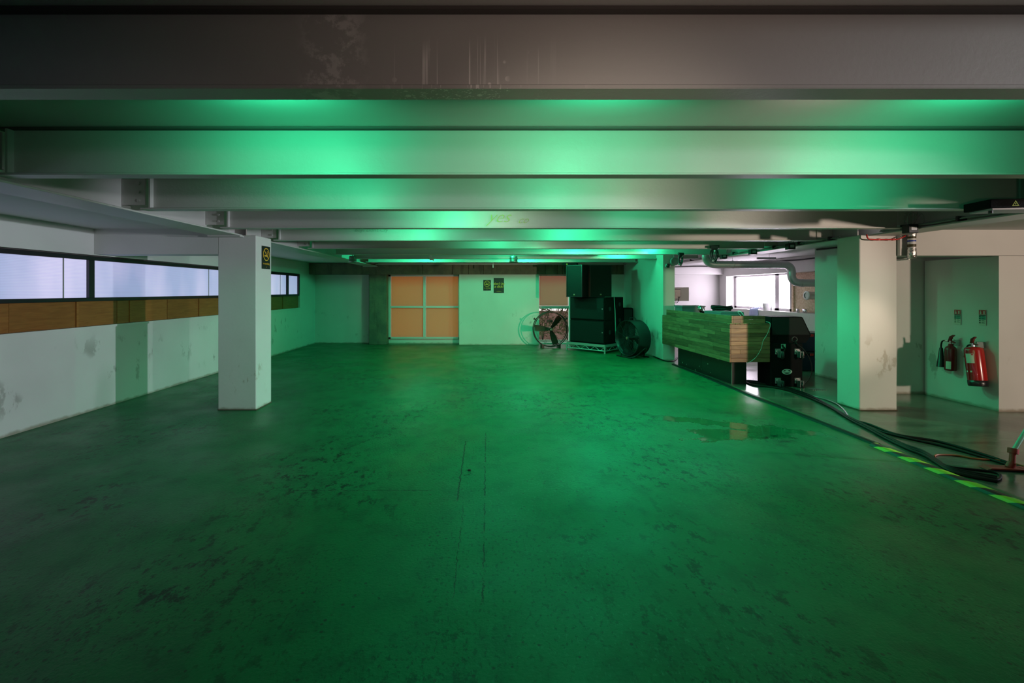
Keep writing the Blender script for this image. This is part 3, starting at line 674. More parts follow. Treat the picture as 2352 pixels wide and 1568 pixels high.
r = root('bass_cabinet', 'tall black bass cabinet behind the two stacked subwoofers', 'speaker', deck_pt(-.03, .56, .217), R(-45))
MB().box(-1.0, 0, 0, .38, 0, 1.13, .008).build('cabinet', 'black', r)
for zz in (.55, .95): MB().lathe([(.0, .002), (.045, .002), (.052, .006), (.056, 0)], (0, .2, zz), 'X', 20).build('side_handle', 'black_gloss', r)
# ratchet strap
o = MB().tube([deck_pt(-.01, .04, 1.356), deck_pt(.0, .28, 1.357), deck_pt(.005, .42, 1.35), deck_pt(.008, .46, 1.0), deck_pt(.009, .50, .25)], .016, 6, flat=.15).build('ratchet_strap', mat('teal_strap', (.25, .5, .45), .5)); tag(o, 'pale strap hanging down the side of the subwoofer stack', 'strap')
def tall_speaker(label, loc, rz, wd, dp, h):
    r = root('tall_speaker', label, 'speaker', loc, rz)
    MB().prism([(-wd/2, 0), (wd/2, 0), (wd/2, h), (-wd/2, h)], .02, dp).build('cabinet', 'black', r)
    fm = .014
    MB().box(-wd/2, -wd/2+fm, 0, .025, 0, h).box(wd/2-fm, wd/2, 0, .025, 0, h).box(-wd/2+fm, wd/2-fm, 0, .025, h-fm, h).box(-wd/2+fm, wd/2-fm, 0, .025, 0, fm).build('front_rim', 'black_gloss', r)
    MB().box(-wd/2+fm, wd/2-fm, .010, .02, fm, h-fm).build('front_grille', 'grille', r)
    MB().box(-.02, .02, .004, .012, .06, .075).build('badge', 'steel', r)
    MB().box(-.018, .018, .004, .012, .045, .055).build('badge_stripe', 'yellow', r)
    return r
tall_speaker('left tall black speaker on the stack, angled to the left', (2.11, 11.12, 1.352), R(-48), .47, .26, .78)
tall_speaker('right tall black speaker on the stack, facing the camera', (2.80, 11.25, 1.352), R(3), .54, .42, .79)
r = root('laser_box', 'thin black laser box lying on the left tall speaker', 'laser', (2.08, 11.35, 2.135), R(-20))
MB().box(-.2, .16, -.12, .12, 0, .062, .004).build('housing', 'black', r)
MB().prism([(-.10, .018), (-.06, .018), (-.08, .050)], -.1215, -.12).build('warning_triangle', 'yellow', r)
# narrow cabinet behind the barrel fan
r = root('narrow_speaker', 'narrow black speaker on end behind the barrel fan', 'speaker', (3.58, 11.6, 0), R(-8))
MB().box(-.13, .13, 0, .22, 0, 1.07, .02).build('cabinet', 'black', r)
MB().box(-.10, .10, -.008, 0, .05, 1.03).build('front_grille', 'grille', r)

# ------------------------------------------------------------------ DJ booth
bt = root('dj_booth', 'DJ booth clad in worn wood strips on a black plinth', 'booth', (3.78, 7.1, 0), R(1.8))
MB().box(.016, .625, .016, 2.52, .386, .97).build('carcass', 'black', bt)
rows = 9; z0, z1 = .386, .975; hh = (z1-z0)/rows
for k in range(rows):
    za = z0+k*hh+.0012; zb = z0+(k+1)*hh-.0012
    cuts = [0]; x = random.uniform(.25, .7)
    while x < 2.4: cuts.append(x); x += random.uniform(.35, .8)
    cuts.append(2.54)
    for a, b in zip(cuts[:-1], cuts[1:]):
        d = random.random()*.003
        MB().box(-d, .016, a+.001, b-.001, za, zb, .0015).build('plank', 'wood', bt)
    cuts = [.0]; x = random.uniform(.15, .5); cuts.append(x); cuts.append(.64)
    if k not in (2, 6): cuts = [0, .64]
    for a, b in zip(cuts[:-1], cuts[1:]):
        d = random.random()*.003
        MB().box(a+.001+(.0165 if a == 0 else 0), b-.001, -d, .016, za, zb, .0015).build('plank', 'wood', bt)
x = 0
while x < .63:
    b = min(x+random.uniform(.07, .13), .64); MB().box(x+.003, b-.003, .001, .085, .977, .992, .0015).build('ledge_plank', 'wood', bt); x = b
y = .09
while y < 2.5:
    b = min(y+random.uniform(.3, .6), 2.54); MB().box(.0, .085, y+.001, b-.001, .977, .992, .0015).build('ledge_plank', 'wood', bt); y = b
MB().box(.085, .62, .085, 2.52, .972, .990).build('worktop', 'black', bt)
for k in range(2):
    za = .993+k*.058; zb = za+.0565
    cuts = [.07, random.uniform(.5, .9), random.uniform(1.2, 1.6), random.uniform(1.9, 2.2), 2.50]
    for a, b in zip(cuts[:-1], cuts[1:]): MB().box(.07, .09, a+.001, b-.001, za, zb, .0015).build('plank', 'wood', bt)
    c = random.uniform(.2, .45)
    for a, b in ((.0905, c), (c, .61)): MB().box(a+.001, b-.001, .07, .09, za, zb, .0015).build('plank', 'wood', bt)
MB().box(.16, .40, .22, 1.2, 0, .384, .003).build('plinth', 'splat', bt)
MB().box(.16, .40, 1.206, 2.15, 0, .384, .003).build('plinth', 'splat', bt)
MB().box(.157, .16, .22, .228, 0, .384).build('plinth_corner_trim', 'cable_grey', bt)
# loose cable over the booth end
o = MB().tube(spline([(4.37, 7.14, 1.02), (4.39, 7.075, 1.0), (4.385, 7.07, .93), (4.33, 7.07, .80), (4.28, 7.07, .72), (4.25, 7.07, .60), (4.17, 7.07, .47), (4.08, 7.07, .40), (4.03, 7.09, .375)], 5), .005, 6).build('hanging_cable', 'cable_grey'); tag(o, 'thin grey cable hanging down the lit end of the booth', 'cable')
# objects on the booth
def crate(name, label, loc, rz, w_, d_, h_, m):
    r = root(name, label, 'crate', loc, rz)
    MB().box(-w_/2, w_/2, -d_/2, -d_/2+.012, 0, h_).box(-w_/2, w_/2, d_/2-.012, d_/2, 0, h_).box(-w_/2, -w_/2+.012, -d_/2, d_/2, 0, h_).box(w_/2-.012, w_/2, -d_/2, d_/2, 0, h_).box(-w_/2, w_/2, -d_/2, d_/2, 0, .012).build('body', m, r)
    MB().box(-w_/2-.015, w_/2+.015, -d_/2-.015, -d_/2, h_-.025, h_).box(-w_/2-.015, -w_/2, -d_/2, d_/2, h_-.025, h_).box(w_/2, w_/2+.015, -d_/2, d_/2, h_-.025, h_).box(-w_/2-.015, w_/2+.015, d_/2, d_/2+.015, h_-.025, h_).build('rim', m, r)
    return r
crate('plastic_crate', 'dark open plastic crate at the far end of the booth top', (4.06, 9.15, .992), R(2), .44, .34, .215, 'case_lilac')
o = MB().box(3.84, 4.02, 8.55, 9.3, .992, 1.115, .004).build('brown_box', mat('brown_card', (.10, .05, .03), .7)) if False else None
r = root('clamp_spotlight', 'small chrome spotlight tilted on the booth top beside the crate', 'lamp', (3.93, 8.38, .992))
MB().T(Matrix.Translation((0, 0, .16)) @ Matrix.Rotation(R(-35), 4, 'Y')).lathe([(.001, -.07), (.035, -.07), (.04, 0), (.045, .07), (.038, .07), (.03, .05), (.001, .045)], n=20).build('lamp_head', 'chrome', r)
MB().cyl((0, 0, 0), (0, 0, .02), .04, n=16).cyl((0, 0, .02), (0, 0, .12), .010, n=8).build('stand', 'black_gloss', r)
r = root('equipment_case', 'dark flat equipment case under the coiled cables on the booth', 'case', (4.12, 7.95, .992), R(3))
MB().box(-.20, .20, -.27, .27, 0, .155, .006).build('shell', 'case_lilac', r)
MB().box(-.205, .205, -.275, .275, .10, .108).build('edge_trim', 'alu_frame', r)
mb = MB()
for k in range(9):
    rx_ = .15+random.uniform(-.02, .02); ry_ = .18+random.uniform(-.02, .02); zz = .012+.008*k; ph = random.random()*6
    mb.tube([(rx_*math.cos(2*PI*i/24), ry_*math.sin(2*PI*i/24), zz+.01*math.sin(2*PI*i/24*2+ph)+.010) for i in range(24)], .008, 6, True)
mb.v = [(x+4.10, y+7.97, z+1.147) for x, y, z in mb.v]
tag(mb.build('cable_coil', 'cable'), 'coil of black cable on the case behind the booth rim', 'cable')
r = root('folding_strap_stand', 'two pale angled straps leaning at the near end of the cable coil', 'strap', (4.22, 7.62, .992))
MB().tube([(-.08, .0, .16), (-.05, -.02, .165), (.03, -.08, .03), (.045, -.10, .004)], .012, 6, flat=.5).build('strap', 'plastic_grey', r)
MB().tube([(.0, .05, .17), (.03, .03, .165), (.10, -.04, .04), (.12, -.06, .006)], .009, 6, flat=.5).build('strap', 'plastic_white', r)

# castor subwoofer and wedge monitor
def castor(r, x, z):
    pl = MB().box(x-.045, x+.045, -.006, 0, z-.045, z+.045, .002).build('castor_plate', 'steel', r)
    f = MB().cyl((x, -.006, z), (x, -.03, z), .03, n=16).box(x-.022, x-.016, -.10, -.02, z-.085, z+.012).box(x+.026, x+.032, -.10, -.02, z-.085, z+.012).build('castor_fork', 'steel', pl)
    MB().lathe([(.001, -.014), (.042, -.014), (.05, -.009), (.05, .009), (.042, .014), (.001, .014)], (x+.005, -.075, z-.06), 'X', 20).build('castor_wheel', 'black_gloss', pl)
    for sx in (-.033, .033):
        for sz in (-.033, .033): MB().cyl((x+sx, -.006, z+sz), (x+sx, -.011, z+sz), .007, n=6).build('bolt', 'chrome', pl)
r = root('castor_subwoofer', 'black subwoofer with four castors on its face beside the booth', 'speaker', (4.44, 7.13, 0))
MB().box(0, .50, 0, .36, 0, .68, .008).build('cabinet', 'black', r)
for x, z in ((.11, .55), (.415, .55), (.11, .095), (.415, .095)): castor(r, x, z)
n = 24; m = MB(); ring = lambda a, b: [(.25+a*math.cos(2*PI*i/n), .235+b*math.sin(2*PI*i/n)) for i in range(n)]
m.plateholes(ring(.078, .042), ring(.066, .031), -.004, 0); m.prism([(.19, .222), (.31, .222), (.31, .24), (.275, .24), (.27, .262), (.23, .262), (.225, .24), (.19, .24)], -.004, 0)
m.build('oval_badge', 'plastic_white', r)
o = MB().tube(spline([(4.60, 7.10, .66), (4.605, 7.09, .63), (4.63, 7.085, .60), (4.62, 7.09, .56)], 4), .014, 6).build('cable_tail', 'cable'); tag(o, 'short cable tail taped between the upper castors', 'cable')
MB().box(4.59, 4.66, 7.112, 7.118, .60, .67).build('tape_patch', 'handle_green', o)
r = root('wedge_monitor', 'black wedge monitor lying on the castor subwoofer', 'speaker', (4.46, 7.16, .682))
MB().prism([(0, 0), (.545, 0), (.63, .12), (.615, .16), (.50, .40), (.48, .412), (0, .412)], 0, .36).build('cabinet', 'black', r)
MB().prism([(.015, .13), (.605, .13), (.485, .395), (.015, .395)], -.006, 0).build('front_panel', 'black_matt', r)
MB().lathe([(.03, 0), (.05, 0), (.05, -.004), (.03, -.004), (.03, 0)], (.37, 0, .055), 'Y', 20).build('jack_plate', 'black_gloss', r)
o = MB().tube(spline([(4.83, 7.14, .72), (4.84, 7.10, .66), (4.92, 7.07, .58), (5.02, 7.08, .42), (5.06, 7.1, .25), (5.03, 7.12, .12), (4.97, 7.14, .04), (4.96, 7.12, .012)], 5), .008, 6).build('hanging_cable', 'cable'); tag(o, 'black cable looping down the right side of the castor subwoofer', 'cable')
# red-trimmed cases
for k, (z, lab) in enumerate(((0, 'lower dark case with red catches behind the castor subwoofer'), (.36, 'upper dark case with red catches behind the castor subwoofer'))):
    r = root('tool_case', lab, 'case', (6.05, 8.5, z))
    MB().box(-.33, .33, 0, .45, 0, .31, .02).build('shell', 'navy', r)
    MB().box(-.335, .335, -.006, .456, .31, .355, .01).build('lid', 'black_gloss', r)
    for x in (-.28, -.17, .0, .17): MB().box(x-.035, x+.035, -.016, -.004, .285, .335, .004).build('catch', 'cable_red', r)

# ------------------------------------------------------------------ DJ corner fittings
r = root('wall_monitor', 'flat monitor on a bracket at the stub wall, seen from behind', 'monitor', (4.34, 10.5, 1.27), R(-4))
MB().box(-.27, .30, 0, .035, 0, .315, .004).build('screen_shell', 'plastic_grey', r)
MB().box(-.12, .10, -.05, 0, .09, .27, .01).build('rear_housing', 'black_gloss', r)
MB().box(-.31, -.02, -.10, -.05, .14, .19, .005).box(-.06, .02, -.08, -.04, .06, .21).build('bracket_arm', 'black_gloss', r)
MB().tube(spline([(-.1, -.05, .10), (-.06, -.06, -.01), (0, -.06, -.05), (.04, -.06, .0), (.07, -.05, .1)], 5), .005, 6).tube(spline([(-.06, -.05, .08), (-.03, -.07, .0), (.02, -.07, -.02), (.05, -.05, .1)], 5), .004, 6).build('cable_loop', 'cable', r)
# spiral duct
r = root('spiral_duct', 'galvanised spiral duct with elbows crossing the DJ corner', 'duct', (5.4, 9.45, 2.05))
zz, yy, rr = 2.05, 9.45, .077
rings = [(4.53, yy, 2.26), (4.53, yy, 2.20), (4.54, yy, 2.16), (4.58, yy, 2.10), (4.65, yy, 2.06), (4.74, yy, zz)]
MB().cyl((4.53, yy, 2.50), (4.53, yy, 2.2), rr, n=24, caps=False).tube(spline(rings, 4), rr, 24).build('left_elbow', 'duct', r, world=True)
MB().cyl((4.74, yy, zz), (6.10, yy, zz), rr, n=24).build('straight_duct', 'duct', r, world=True)
mb = MB()
for k in range(14):
    x = 4.80+k*.098
    mb.tube([(x-.02*math.sin(2*PI*i/20), yy+(rr+.001)*math.cos(2*PI*i/20), zz+(rr+.001)*math.sin(2*PI*i/20)) for i in range(20)], .003, 4, True)
mb.build('spiral_seam', 'duct', r, world=True)
rings = [(6.10, yy, zz), (6.20, yy, zz-.01), (6.28, yy, zz-.06), (6.31, yy, zz-.14), (6.31, yy, zz-.24), (6.34, yy, zz-.32), (6.41, yy, zz-.37), (6.50, yy, zz-.385)]
MB().tube(spline(rings, 4), rr, 24).build('right_elbow', 'duct', r, world=True)
MB().cyl((6.50, yy, zz-.385), (7.152, yy, zz-.385), rr, n=24).build('wall_duct', 'duct', r, world=True)
for x in (4.78, 6.08): MB().cyl((x-.025, yy, zz), (x+.025, yy, zz), rr+.004, n=24).build('collar', 'duct', r, world=True)
MB().cyl((6.31, yy, zz-.15), (6.31, yy, zz-.21), rr+.004, n=24).cyl((6.50, yy, zz-.385), (6.56, yy, zz-.385), rr+.004, n=24).build('collar', 'duct', r, world=True)
for x in (5.09, 5.85):
    MB().tube([(x, yy+(rr+.004)*math.cos(2*PI*i/20), zz+(rr+.004)*math.sin(2*PI*i/20)) for i in range(20)], .005, 4, True).cyl((x, yy, zz+rr), (x, yy, 2.26 if x > 5.14 else 2.5), .004, n=6).build('hanger_rod', 'duct', r, world=True)
MB().box(5.60, 5.98, yy-.02, yy+.02, 2.16, 2.20).build('hanger_channel', 'alu_frame', r, world=True)
r = root('vent_stub', 'short round vent stub on the chipboard panel', 'vent', (7.0, 9.95, 1.40))
MB().lathe([(.06, 0), (.085, .0), (.10, .01), (.10, .03), (.085, .04), (.082, .18)], (-.04, 0, 0), 'X', 24).lathe([(.001, .02), (.06, .02)], (-.04, 0, 0), 'X', 24).build('vent_body', 'plastic_white', r)
MB().cyl((.0, 0, 0), (.152, 0, 0), .079, n=24).build('duct_sleeve', 'steel', r)
# sill objects
r = root('waste_bin', 'small pale bin standing on the window sill', 'bin', (7.03, 11.45, 1.014))
MB().lathe([(.001, 0), (.085, 0), (.10, .18), (.094, .18), (.08, .01), (.001, .01)], n=24).build('tub', 'plastic_white', r)
mb = MB(); vs = []; fs = []
for i in range(9):
    for j in range(7):
        t = i/8; u = j/6
        y = 11.62+u*.30+.05*t
        if t < .5: x = 7.06-.36*t; z = 1.022+.05*math.sin(u*9+t*4)**2+(.10*(1-u)*(1-t*2))
        else: x = 6.885-.006*math.sin(u*14); z = 1.022-(t-.5)*.34
        vs.append((x, y-.10*t*(1-u), z))
        if i < 8 and j < 6: a = i*7+j; fs.append((a, a+1, a+8, a+7))
mb.add(vs, fs, True); o = mb.build('cloth', 'cloth'); sd = o.modifiers.new('s', 'SOLIDIFY'); sd.thickness = .004; tag(o, 'pale blue cloth draped over the window sill', 'cloth')
for k, (y, lab) in enumerate(((11.20, 'small bottle on the sill right of the pale bin'), )):
    r = root('spray_bottle', lab, 'bottle', (7.0, y, 1.014))
    MB().lathe([(.001, 0), (.03, 0), (.032, .07), (.012, .09), (.012, .11), (.001, .11)], n=14).build('bottle_body', 'plastic_white', r)
    MB().box(-.012, .03, -.008, .008, .11, .13).build('nozzle', 'plastic_grey', r)
for k in range(3):
    r = root('glass_tumbler', ('left', 'middle', 'right')[k]+' of three small tumblers on the sill below the vent', 'glass', (6.96+.05*(k % 2), 10.2-.12*k, 1.014), group='tumblers on the sill')
    MB().lathe([(.001, 0), (.028, 0), (.035, .085), (.032, .085), (.025, .006), (.001, .006)], n=14).build('tumbler_wall', 'chrome', r)
# wall cable in the corner and supply conduit
pts = [(6.885, y, 2.20+.012*math.sin(y*3)) for y in [8.3+k*.35 for k in range(15)]]+[(6.80, 13.28, 2.20), (6.2, 13.28, 2.22), (5.4, 13.28, 2.20), (4.6, 13.28, 2.17), (4.1, 13.28, 2.08)]
o = MB().tube(spline(pts, 3), .014, 6).build('wall_cable', 'cable'); tag(o, 'black cable clipped along the top of the lilac-lit walls', 'cable')
o = MB().tube([(5.86, 8.1, 2.235), (5.86, 7.6, 2.228), (5.86, 7.0, 2.235), (5.86, 6.66, 2.23)], .014, 6).build('wall_cable', 'cable'); tag(o, 'short black cable along the top of the wall block behind right pillar', 'cable')
o = MB().tube(spline([(7.14, 9.85, 1.90), (7.14, 9.80, 1.87), (7.15, 9.72, 1.80), (7.15, 9.72, 1.5)], 4), .008, 6).build('conduit', 'plastic_white'); tag(o, 'thin white conduit running down the chipboard panel', 'pipe')
# ceiling lamp tube in the corner
r = root('floor_drain', 'slotted metal drain in the floor beside the castor subwoofer', 'drain', (5.02, 6.95, .002))
for k in range(7): MB().box(-.10+k*.032, -.085+k*.032, -.07, .07, 0, .004).build('drain_slat', 'steel', r)

# ------------------------------------------------------------------ rigging under the beams
def shackle(label, loc, rz, s=1.0, tilt=0):
    r = root('beam_clamp', label, 'clamp', loc, rz, 'black beam clamps', ry=tilt)
    MB().box(-.055*s, .055*s, -.03*s, .03*s, -.05*s, 0, .006).cyl((-.065*s, 0, -.012*s), (.065*s, 0, -.012*s), .018*s, n=12).build('jaw', 'black_gloss', r)
    n = 20
    def tear(k, w0):      # teardrop loop
        out = []
        for i in range(n):
            a = 2*PI*i/n; z = -.15*s+math.cos(a)*.105*s*k; wv = w0*s*k*(1.0+.45*math.cos(a)); out.append((math.sin(a)*wv, z))
        return out
    for sx in (-1, 1):
        m = MB(); m.T(Matrix.Translation((sx*.012*s, 0, 0)) @ Matrix.Rotation(R(8*sx), 4, 'Z'))
        m.plateholes(tear(1, .045), tear(.62, .045), sx*.022*s-.005, sx*.022*s+.005)
        m.build('side_plate', 'black_gloss', r)
    MB().cyl((-.02*s, -.03*s, -.225*s), (-.02*s, .03*s, -.225*s), .016*s, n=10).cyl((0, -.035*s, -.08*s), (0, .035*s, -.08*s), .012*s, n=8).build('pin', 'chrome', r)
    return r
shackle('left black clamp hanging above the far end of the booth', (3.78, 8.90, 2.245), R(20), 1.0)
shackle('right black clamp hanging beside the duct elbow', (3.82, 7.66, 2.262), R(-25), 1.12)
def downlight(label, x, y, z0, rad, m):
    r = root('hanging_lamp', label, 'lamp', (x, y, z0), 0)
    MB().lathe([(.001, .13), (rad*.9, .13), (rad, .11), (rad, .02), (rad*1.15, .0), (rad*1.05, .0), (rad*.85, .03), (.001, .05)], n=24).build('lamp_shade', m, r)
    MB().cyl((0, 0, .13), (0, 0, 2.5-z0), .012, n=8).build('stem', m, r)
    MB().cyl((0, 0, .032), (0, 0, .045), rad*.75, n=20).build('lens', 'plastic_grey', r)
    MB().tube([(rad*1.02*math.cos(2*PI*i/20), rad*1.02*math.sin(2*PI*i/20), .08+.01*math.sin(4*PI*i/20)) for i in range(20)], .005, 5, True).build('safety_band', m, r)
    return r
downlight('round metal ceiling lamp at the middle, above the far wall signs', .545, 9.55, 2.10, .082, 'steel')
downlight('round metal ceiling lamp at the left, above the concrete column', -2.83, 9.55, 2.10, .075, 'steel')
r = root('ceiling_bracket', 'small bent metal bracket between the two left hanging lamps', 'bracket', (-1.2, 9.6, 2.15)); MB().box(-.02, .02, -.02, .02, .0, .36).T(Matrix.Rotation(R(35), 4, 'Y')).box(-.07, .05, -.04, .04, .02, .05).build('plate', 'alu', r)
r = root('ceiling_hook', 'small metal hook under the last beams near the far wall', 'hook', (.14, 11.7, 2.1)); MB().cyl((0, 0, .0), (0, 0, .42), .008, n=8).box(-.012, .012, -.012, .012, 0, .08).build('rod', 'alu', r)
# strip battens that hold the floods, in the far bay
for k, (x, lab) in enumerate(((1.35, 'short metal batten under the ceiling left of the speakers'), (2.6, 'longer dark batten under the ceiling above the speakers'))):
    r = root('ceiling_batten', lab, 'batten', (x, 10.4, 2.30), R(-35)); MB().box(-.03, .03, -.3-.25*k, .3+.25*k, 0, .05, .006).build('channel', 'alu_frame', r); MB().cyl((0, 0, .05), (0, 0, .21), .008, n=8).build('stem', 'alu', r)
r = root('round_spotlight', 'pale round spotlight on the end of the stub wall', 'lamp', (4.0, 9.74, 2.13), 0)
MB().lathe([(.001, -.02), (.06, -.02), (.065, -.035), (.085, -.035), (.09, -.01), (.09, .05), (.001, .05)], n=28, axis='Y').build('lamp_head', 'plastic_grey', r)
MB().cyl((0, .02, .08), (0, .02, .3), .02, n=10).build('stem', 'plastic_grey', r)
r = root('dome_camera', 'small dark-eyed dome camera beside the round spotlight', 'camera', (3.86, 9.75, 2.04), 0)
MB().lathe([(.045, .04), (.05, .0), (.045, -.025)], axis='Y', n=20).build('housing', 'plastic_grey', r)
MB().lathe([(.043, -.02), (.035, -.045), (.02, -.058), (.001, -.062)], axis='Y', n=20).build('lens_dome', 'black_gloss', r)

# cable loom along the right edge beam
CX = 4.80
def loom(y0, y1, lab):
    r = root('cable_loom', lab, 'cable', (CX, y0, 2.22))
    for k in range(3):
        pts = []; n = max(3, int((y1-y0)/.13))
        for i in range(n+1):
            y = y0+(y1-y0)*i/n; pts.append((CX-.02+.018*k+.006*math.sin(y*5+k), y, 2.222+.012*abs(math.sin(y*PI/.62))+.012*(k % 2)+.004*math.sin(y*9+k*2)))
        MB().tube(pts, .007, 6).build('cable', 'cable_grey', r, world=True)
    y = y0+.15
    while y < y1: MB().box(CX-.05, CX+.05, y-.012, y+.012, 2.204, 2.258, .003).build('cable_clip', 'black_gloss', r, world=True); y += .62
    return r
loom(-.5, 5.55, 'grey cables clipped along the edge beam right of the right pillar')
loom(6.2, 12.2, 'grey cables clipped along the edge beam above the booth')
jb = [(5.05, 'junction box on the edge beam just before the right pillar'), (7.05, 'junction box beside the left face of the right pillar'), (8.05, 'junction box above the wedge monitor'), (9.05, 'junction box above the duct')]
for y, lab in jb:
    r = root('junction_box', lab, 'box', (CX-.11, y, 2.14), 0, 'junction boxes on the cable loom')
    MB().box(-.055, .055, -.045, .045, 0, .095, .005).build('housing', 'black_gloss', r)
    MB().box(-.03, .03, -.048, -.045, .03, .07).build('cover_label', 'plastic_grey', r)
    MB().tube(spline([(-.02, 0, .09), (-.03, .0, .18), (.02, 0, .24), (.05, 0, .16), (.03, 0, .09)], 5), .004, 5).tube(spline([(.03, 0, .08), (.12, 0, .22), (.16, 0, .14), (.10, 0, .06)], 5), .004, 5).tube(spline([(-.03, 0, .09), (-.02, .0, .20), (.05, 0, .22), (.02, 0, .12)], 5), .004, 5).build('cable_loop', 'cable_grey', r)
# laser box top right
r = root('laser_projector', 'black laser unit with a yellow warning triangle hanging at the top right', 'laser', (4.04, 3.76, 2.13), R(-7))
MB().box(0, .64, -.12, .12, .035, .105, .004).build('housing', 'black', r)
MB().box(.03, .64, -.10, .10, .022, .035).build('base_plate', 'alu_frame', r)
MB().plateholes([(.15, .047), (.20, .047), (.175, .092)], [(.159, .052), (.191, .052), (.175, .081)], -.1225, -.12).cyl((.175, -.1225, .063), (.175, -.12, .063), .005, n=8).build('warning_triangle', 'label_lime', r)
MB().cyl((.06, -.05, .0), (.06, -.05, .035), .014, n=10).box(.38, .42, -.02, .02, .105, .385).box(.34, .46, -.05, .05, .375, .39).build('mounting_bracket', 'black_gloss', r)
# red cable, insulated pipe
o = MB().tube(spline([(4.70, 5.64, 2.20), (4.70, 5.63, 2.16), (4.74, 5.63, 2.138), (4.90, 5.63, 2.135), (5.06, 5.63, 2.138), (5.12, 5.62, 2.16), (5.16, 5.62, 2.18)], 5), .008, 8).build('fire_alarm_cable', 'cable_red'); tag(o, 'bright red cable looping under the beam at the right pillar', 'cable')
for x in (4.84, 5.02): MB().box(x-.012, x+.012, 5.62, 5.65, 2.125, 2.15).build('cable_clip', 'cable_red', o)
r = root('foil_pipe', 'foil-wrapped vertical pipe with labels beside the right pillar', 'pipe', (5.22, 5.62, 1.9))
foil = mat('crinkled_foil', (.65, .64, .62), .25, .9, bump=.9, bscale=45)
MB().lathe([(.001, -.005), (.045, 0), (.047, .06), (.044, .13)], (5.22, 5.60, 1.90), n=16).lathe([(.044, .27), (.047, .31), (.046, .38), (.001, .38)], (5.22, 5.60, 1.90), n=16).build('foil_sleeve', foil, r, world=True)
MB().lathe([(.040, .13), (.040, .27)], (5.22, 5.60, 1.90), n=16).build('pipe_core', 'plastic_white', r, world=True)
MB().lathe([(.041, .205), (.041, .225)], (5.22, 5.60, 1.90), n=16).build('blue_label_band', mat('blue_print', (.02, .06, .4), .5), r, world=True)
MB().lathe([(.0415, .14), (.0415, .175)], (5.22, 5.60, 1.90), n=16).lathe([(.0415, .245), (.0415, .27)], (5.22, 5.60, 1.90), n=16).build('brown_band', mat('olive_tape', (.07, .06, .02), .5), r, world=True)
MB().tube([(5.22, 5.64, 1.905), (5.20, 5.8, 1.905), (5.18, 6.3, 1.905)], .022, 10).build('branch_pipe', foil, r, world=True)

# ------------------------------------------------------------------ fire extinguishers in the alcove (wall x = 6.36 faces -x)
def ext_sign(label, y, z, h=.20, w_=.085):
    r = root('extinguisher_sign', label, 'sign', (6.352, y, z), -PI/2, 'extinguisher instruction signs')
    MB().box(-w_/2, w_/2, -.002, 0, 0, h).build('board', 'label', r)
    MB().box(-w_/2+.002, w_/2-.002, -.003, -.002, h-.062, h-.003).build('red_panel', 'red_sign', r)
    MB().box(-.026, -.012, -.004, -.003, h-.056, h-.032).box(-.022, -.016, -.004, -.003, h-.03, h-.012).box(.014, .028, -.004, -.003, h-.056, h-.018).build('pictogram', 'label', r)
    MB().box(-w_/2+.002, w_/2-.002, -.003, -.002, h-.078, h-.066).build('black_stripe', 'sign_black', r)
    MB().box(-w_/2+.002, w_/2-.002, -.003, -.002, h-.128, h-.08).build('teal_panel', 'green_sign', r)
    m = MB()
    for k in range(4): m.box(-.036, -.020, -.0038, -.003, h-.098-k*.026, h-.084-k*.026).box(-.008, .034, -.0038, -.003, h-.095-k*.026, h-.091-k*.026).box(-.008, .026, -.0038, -.003, h-.089-k*.026, h-.086-k*.026)
    m.build('small_print', 'sign_black', r)
ext_sign('extinguisher sign on the alcove wall above the thin extinguisher', 6.15, 1.05)
ext_sign('extinguisher sign on the alcove wall above the fat red extinguisher', 5.84, 1.06)
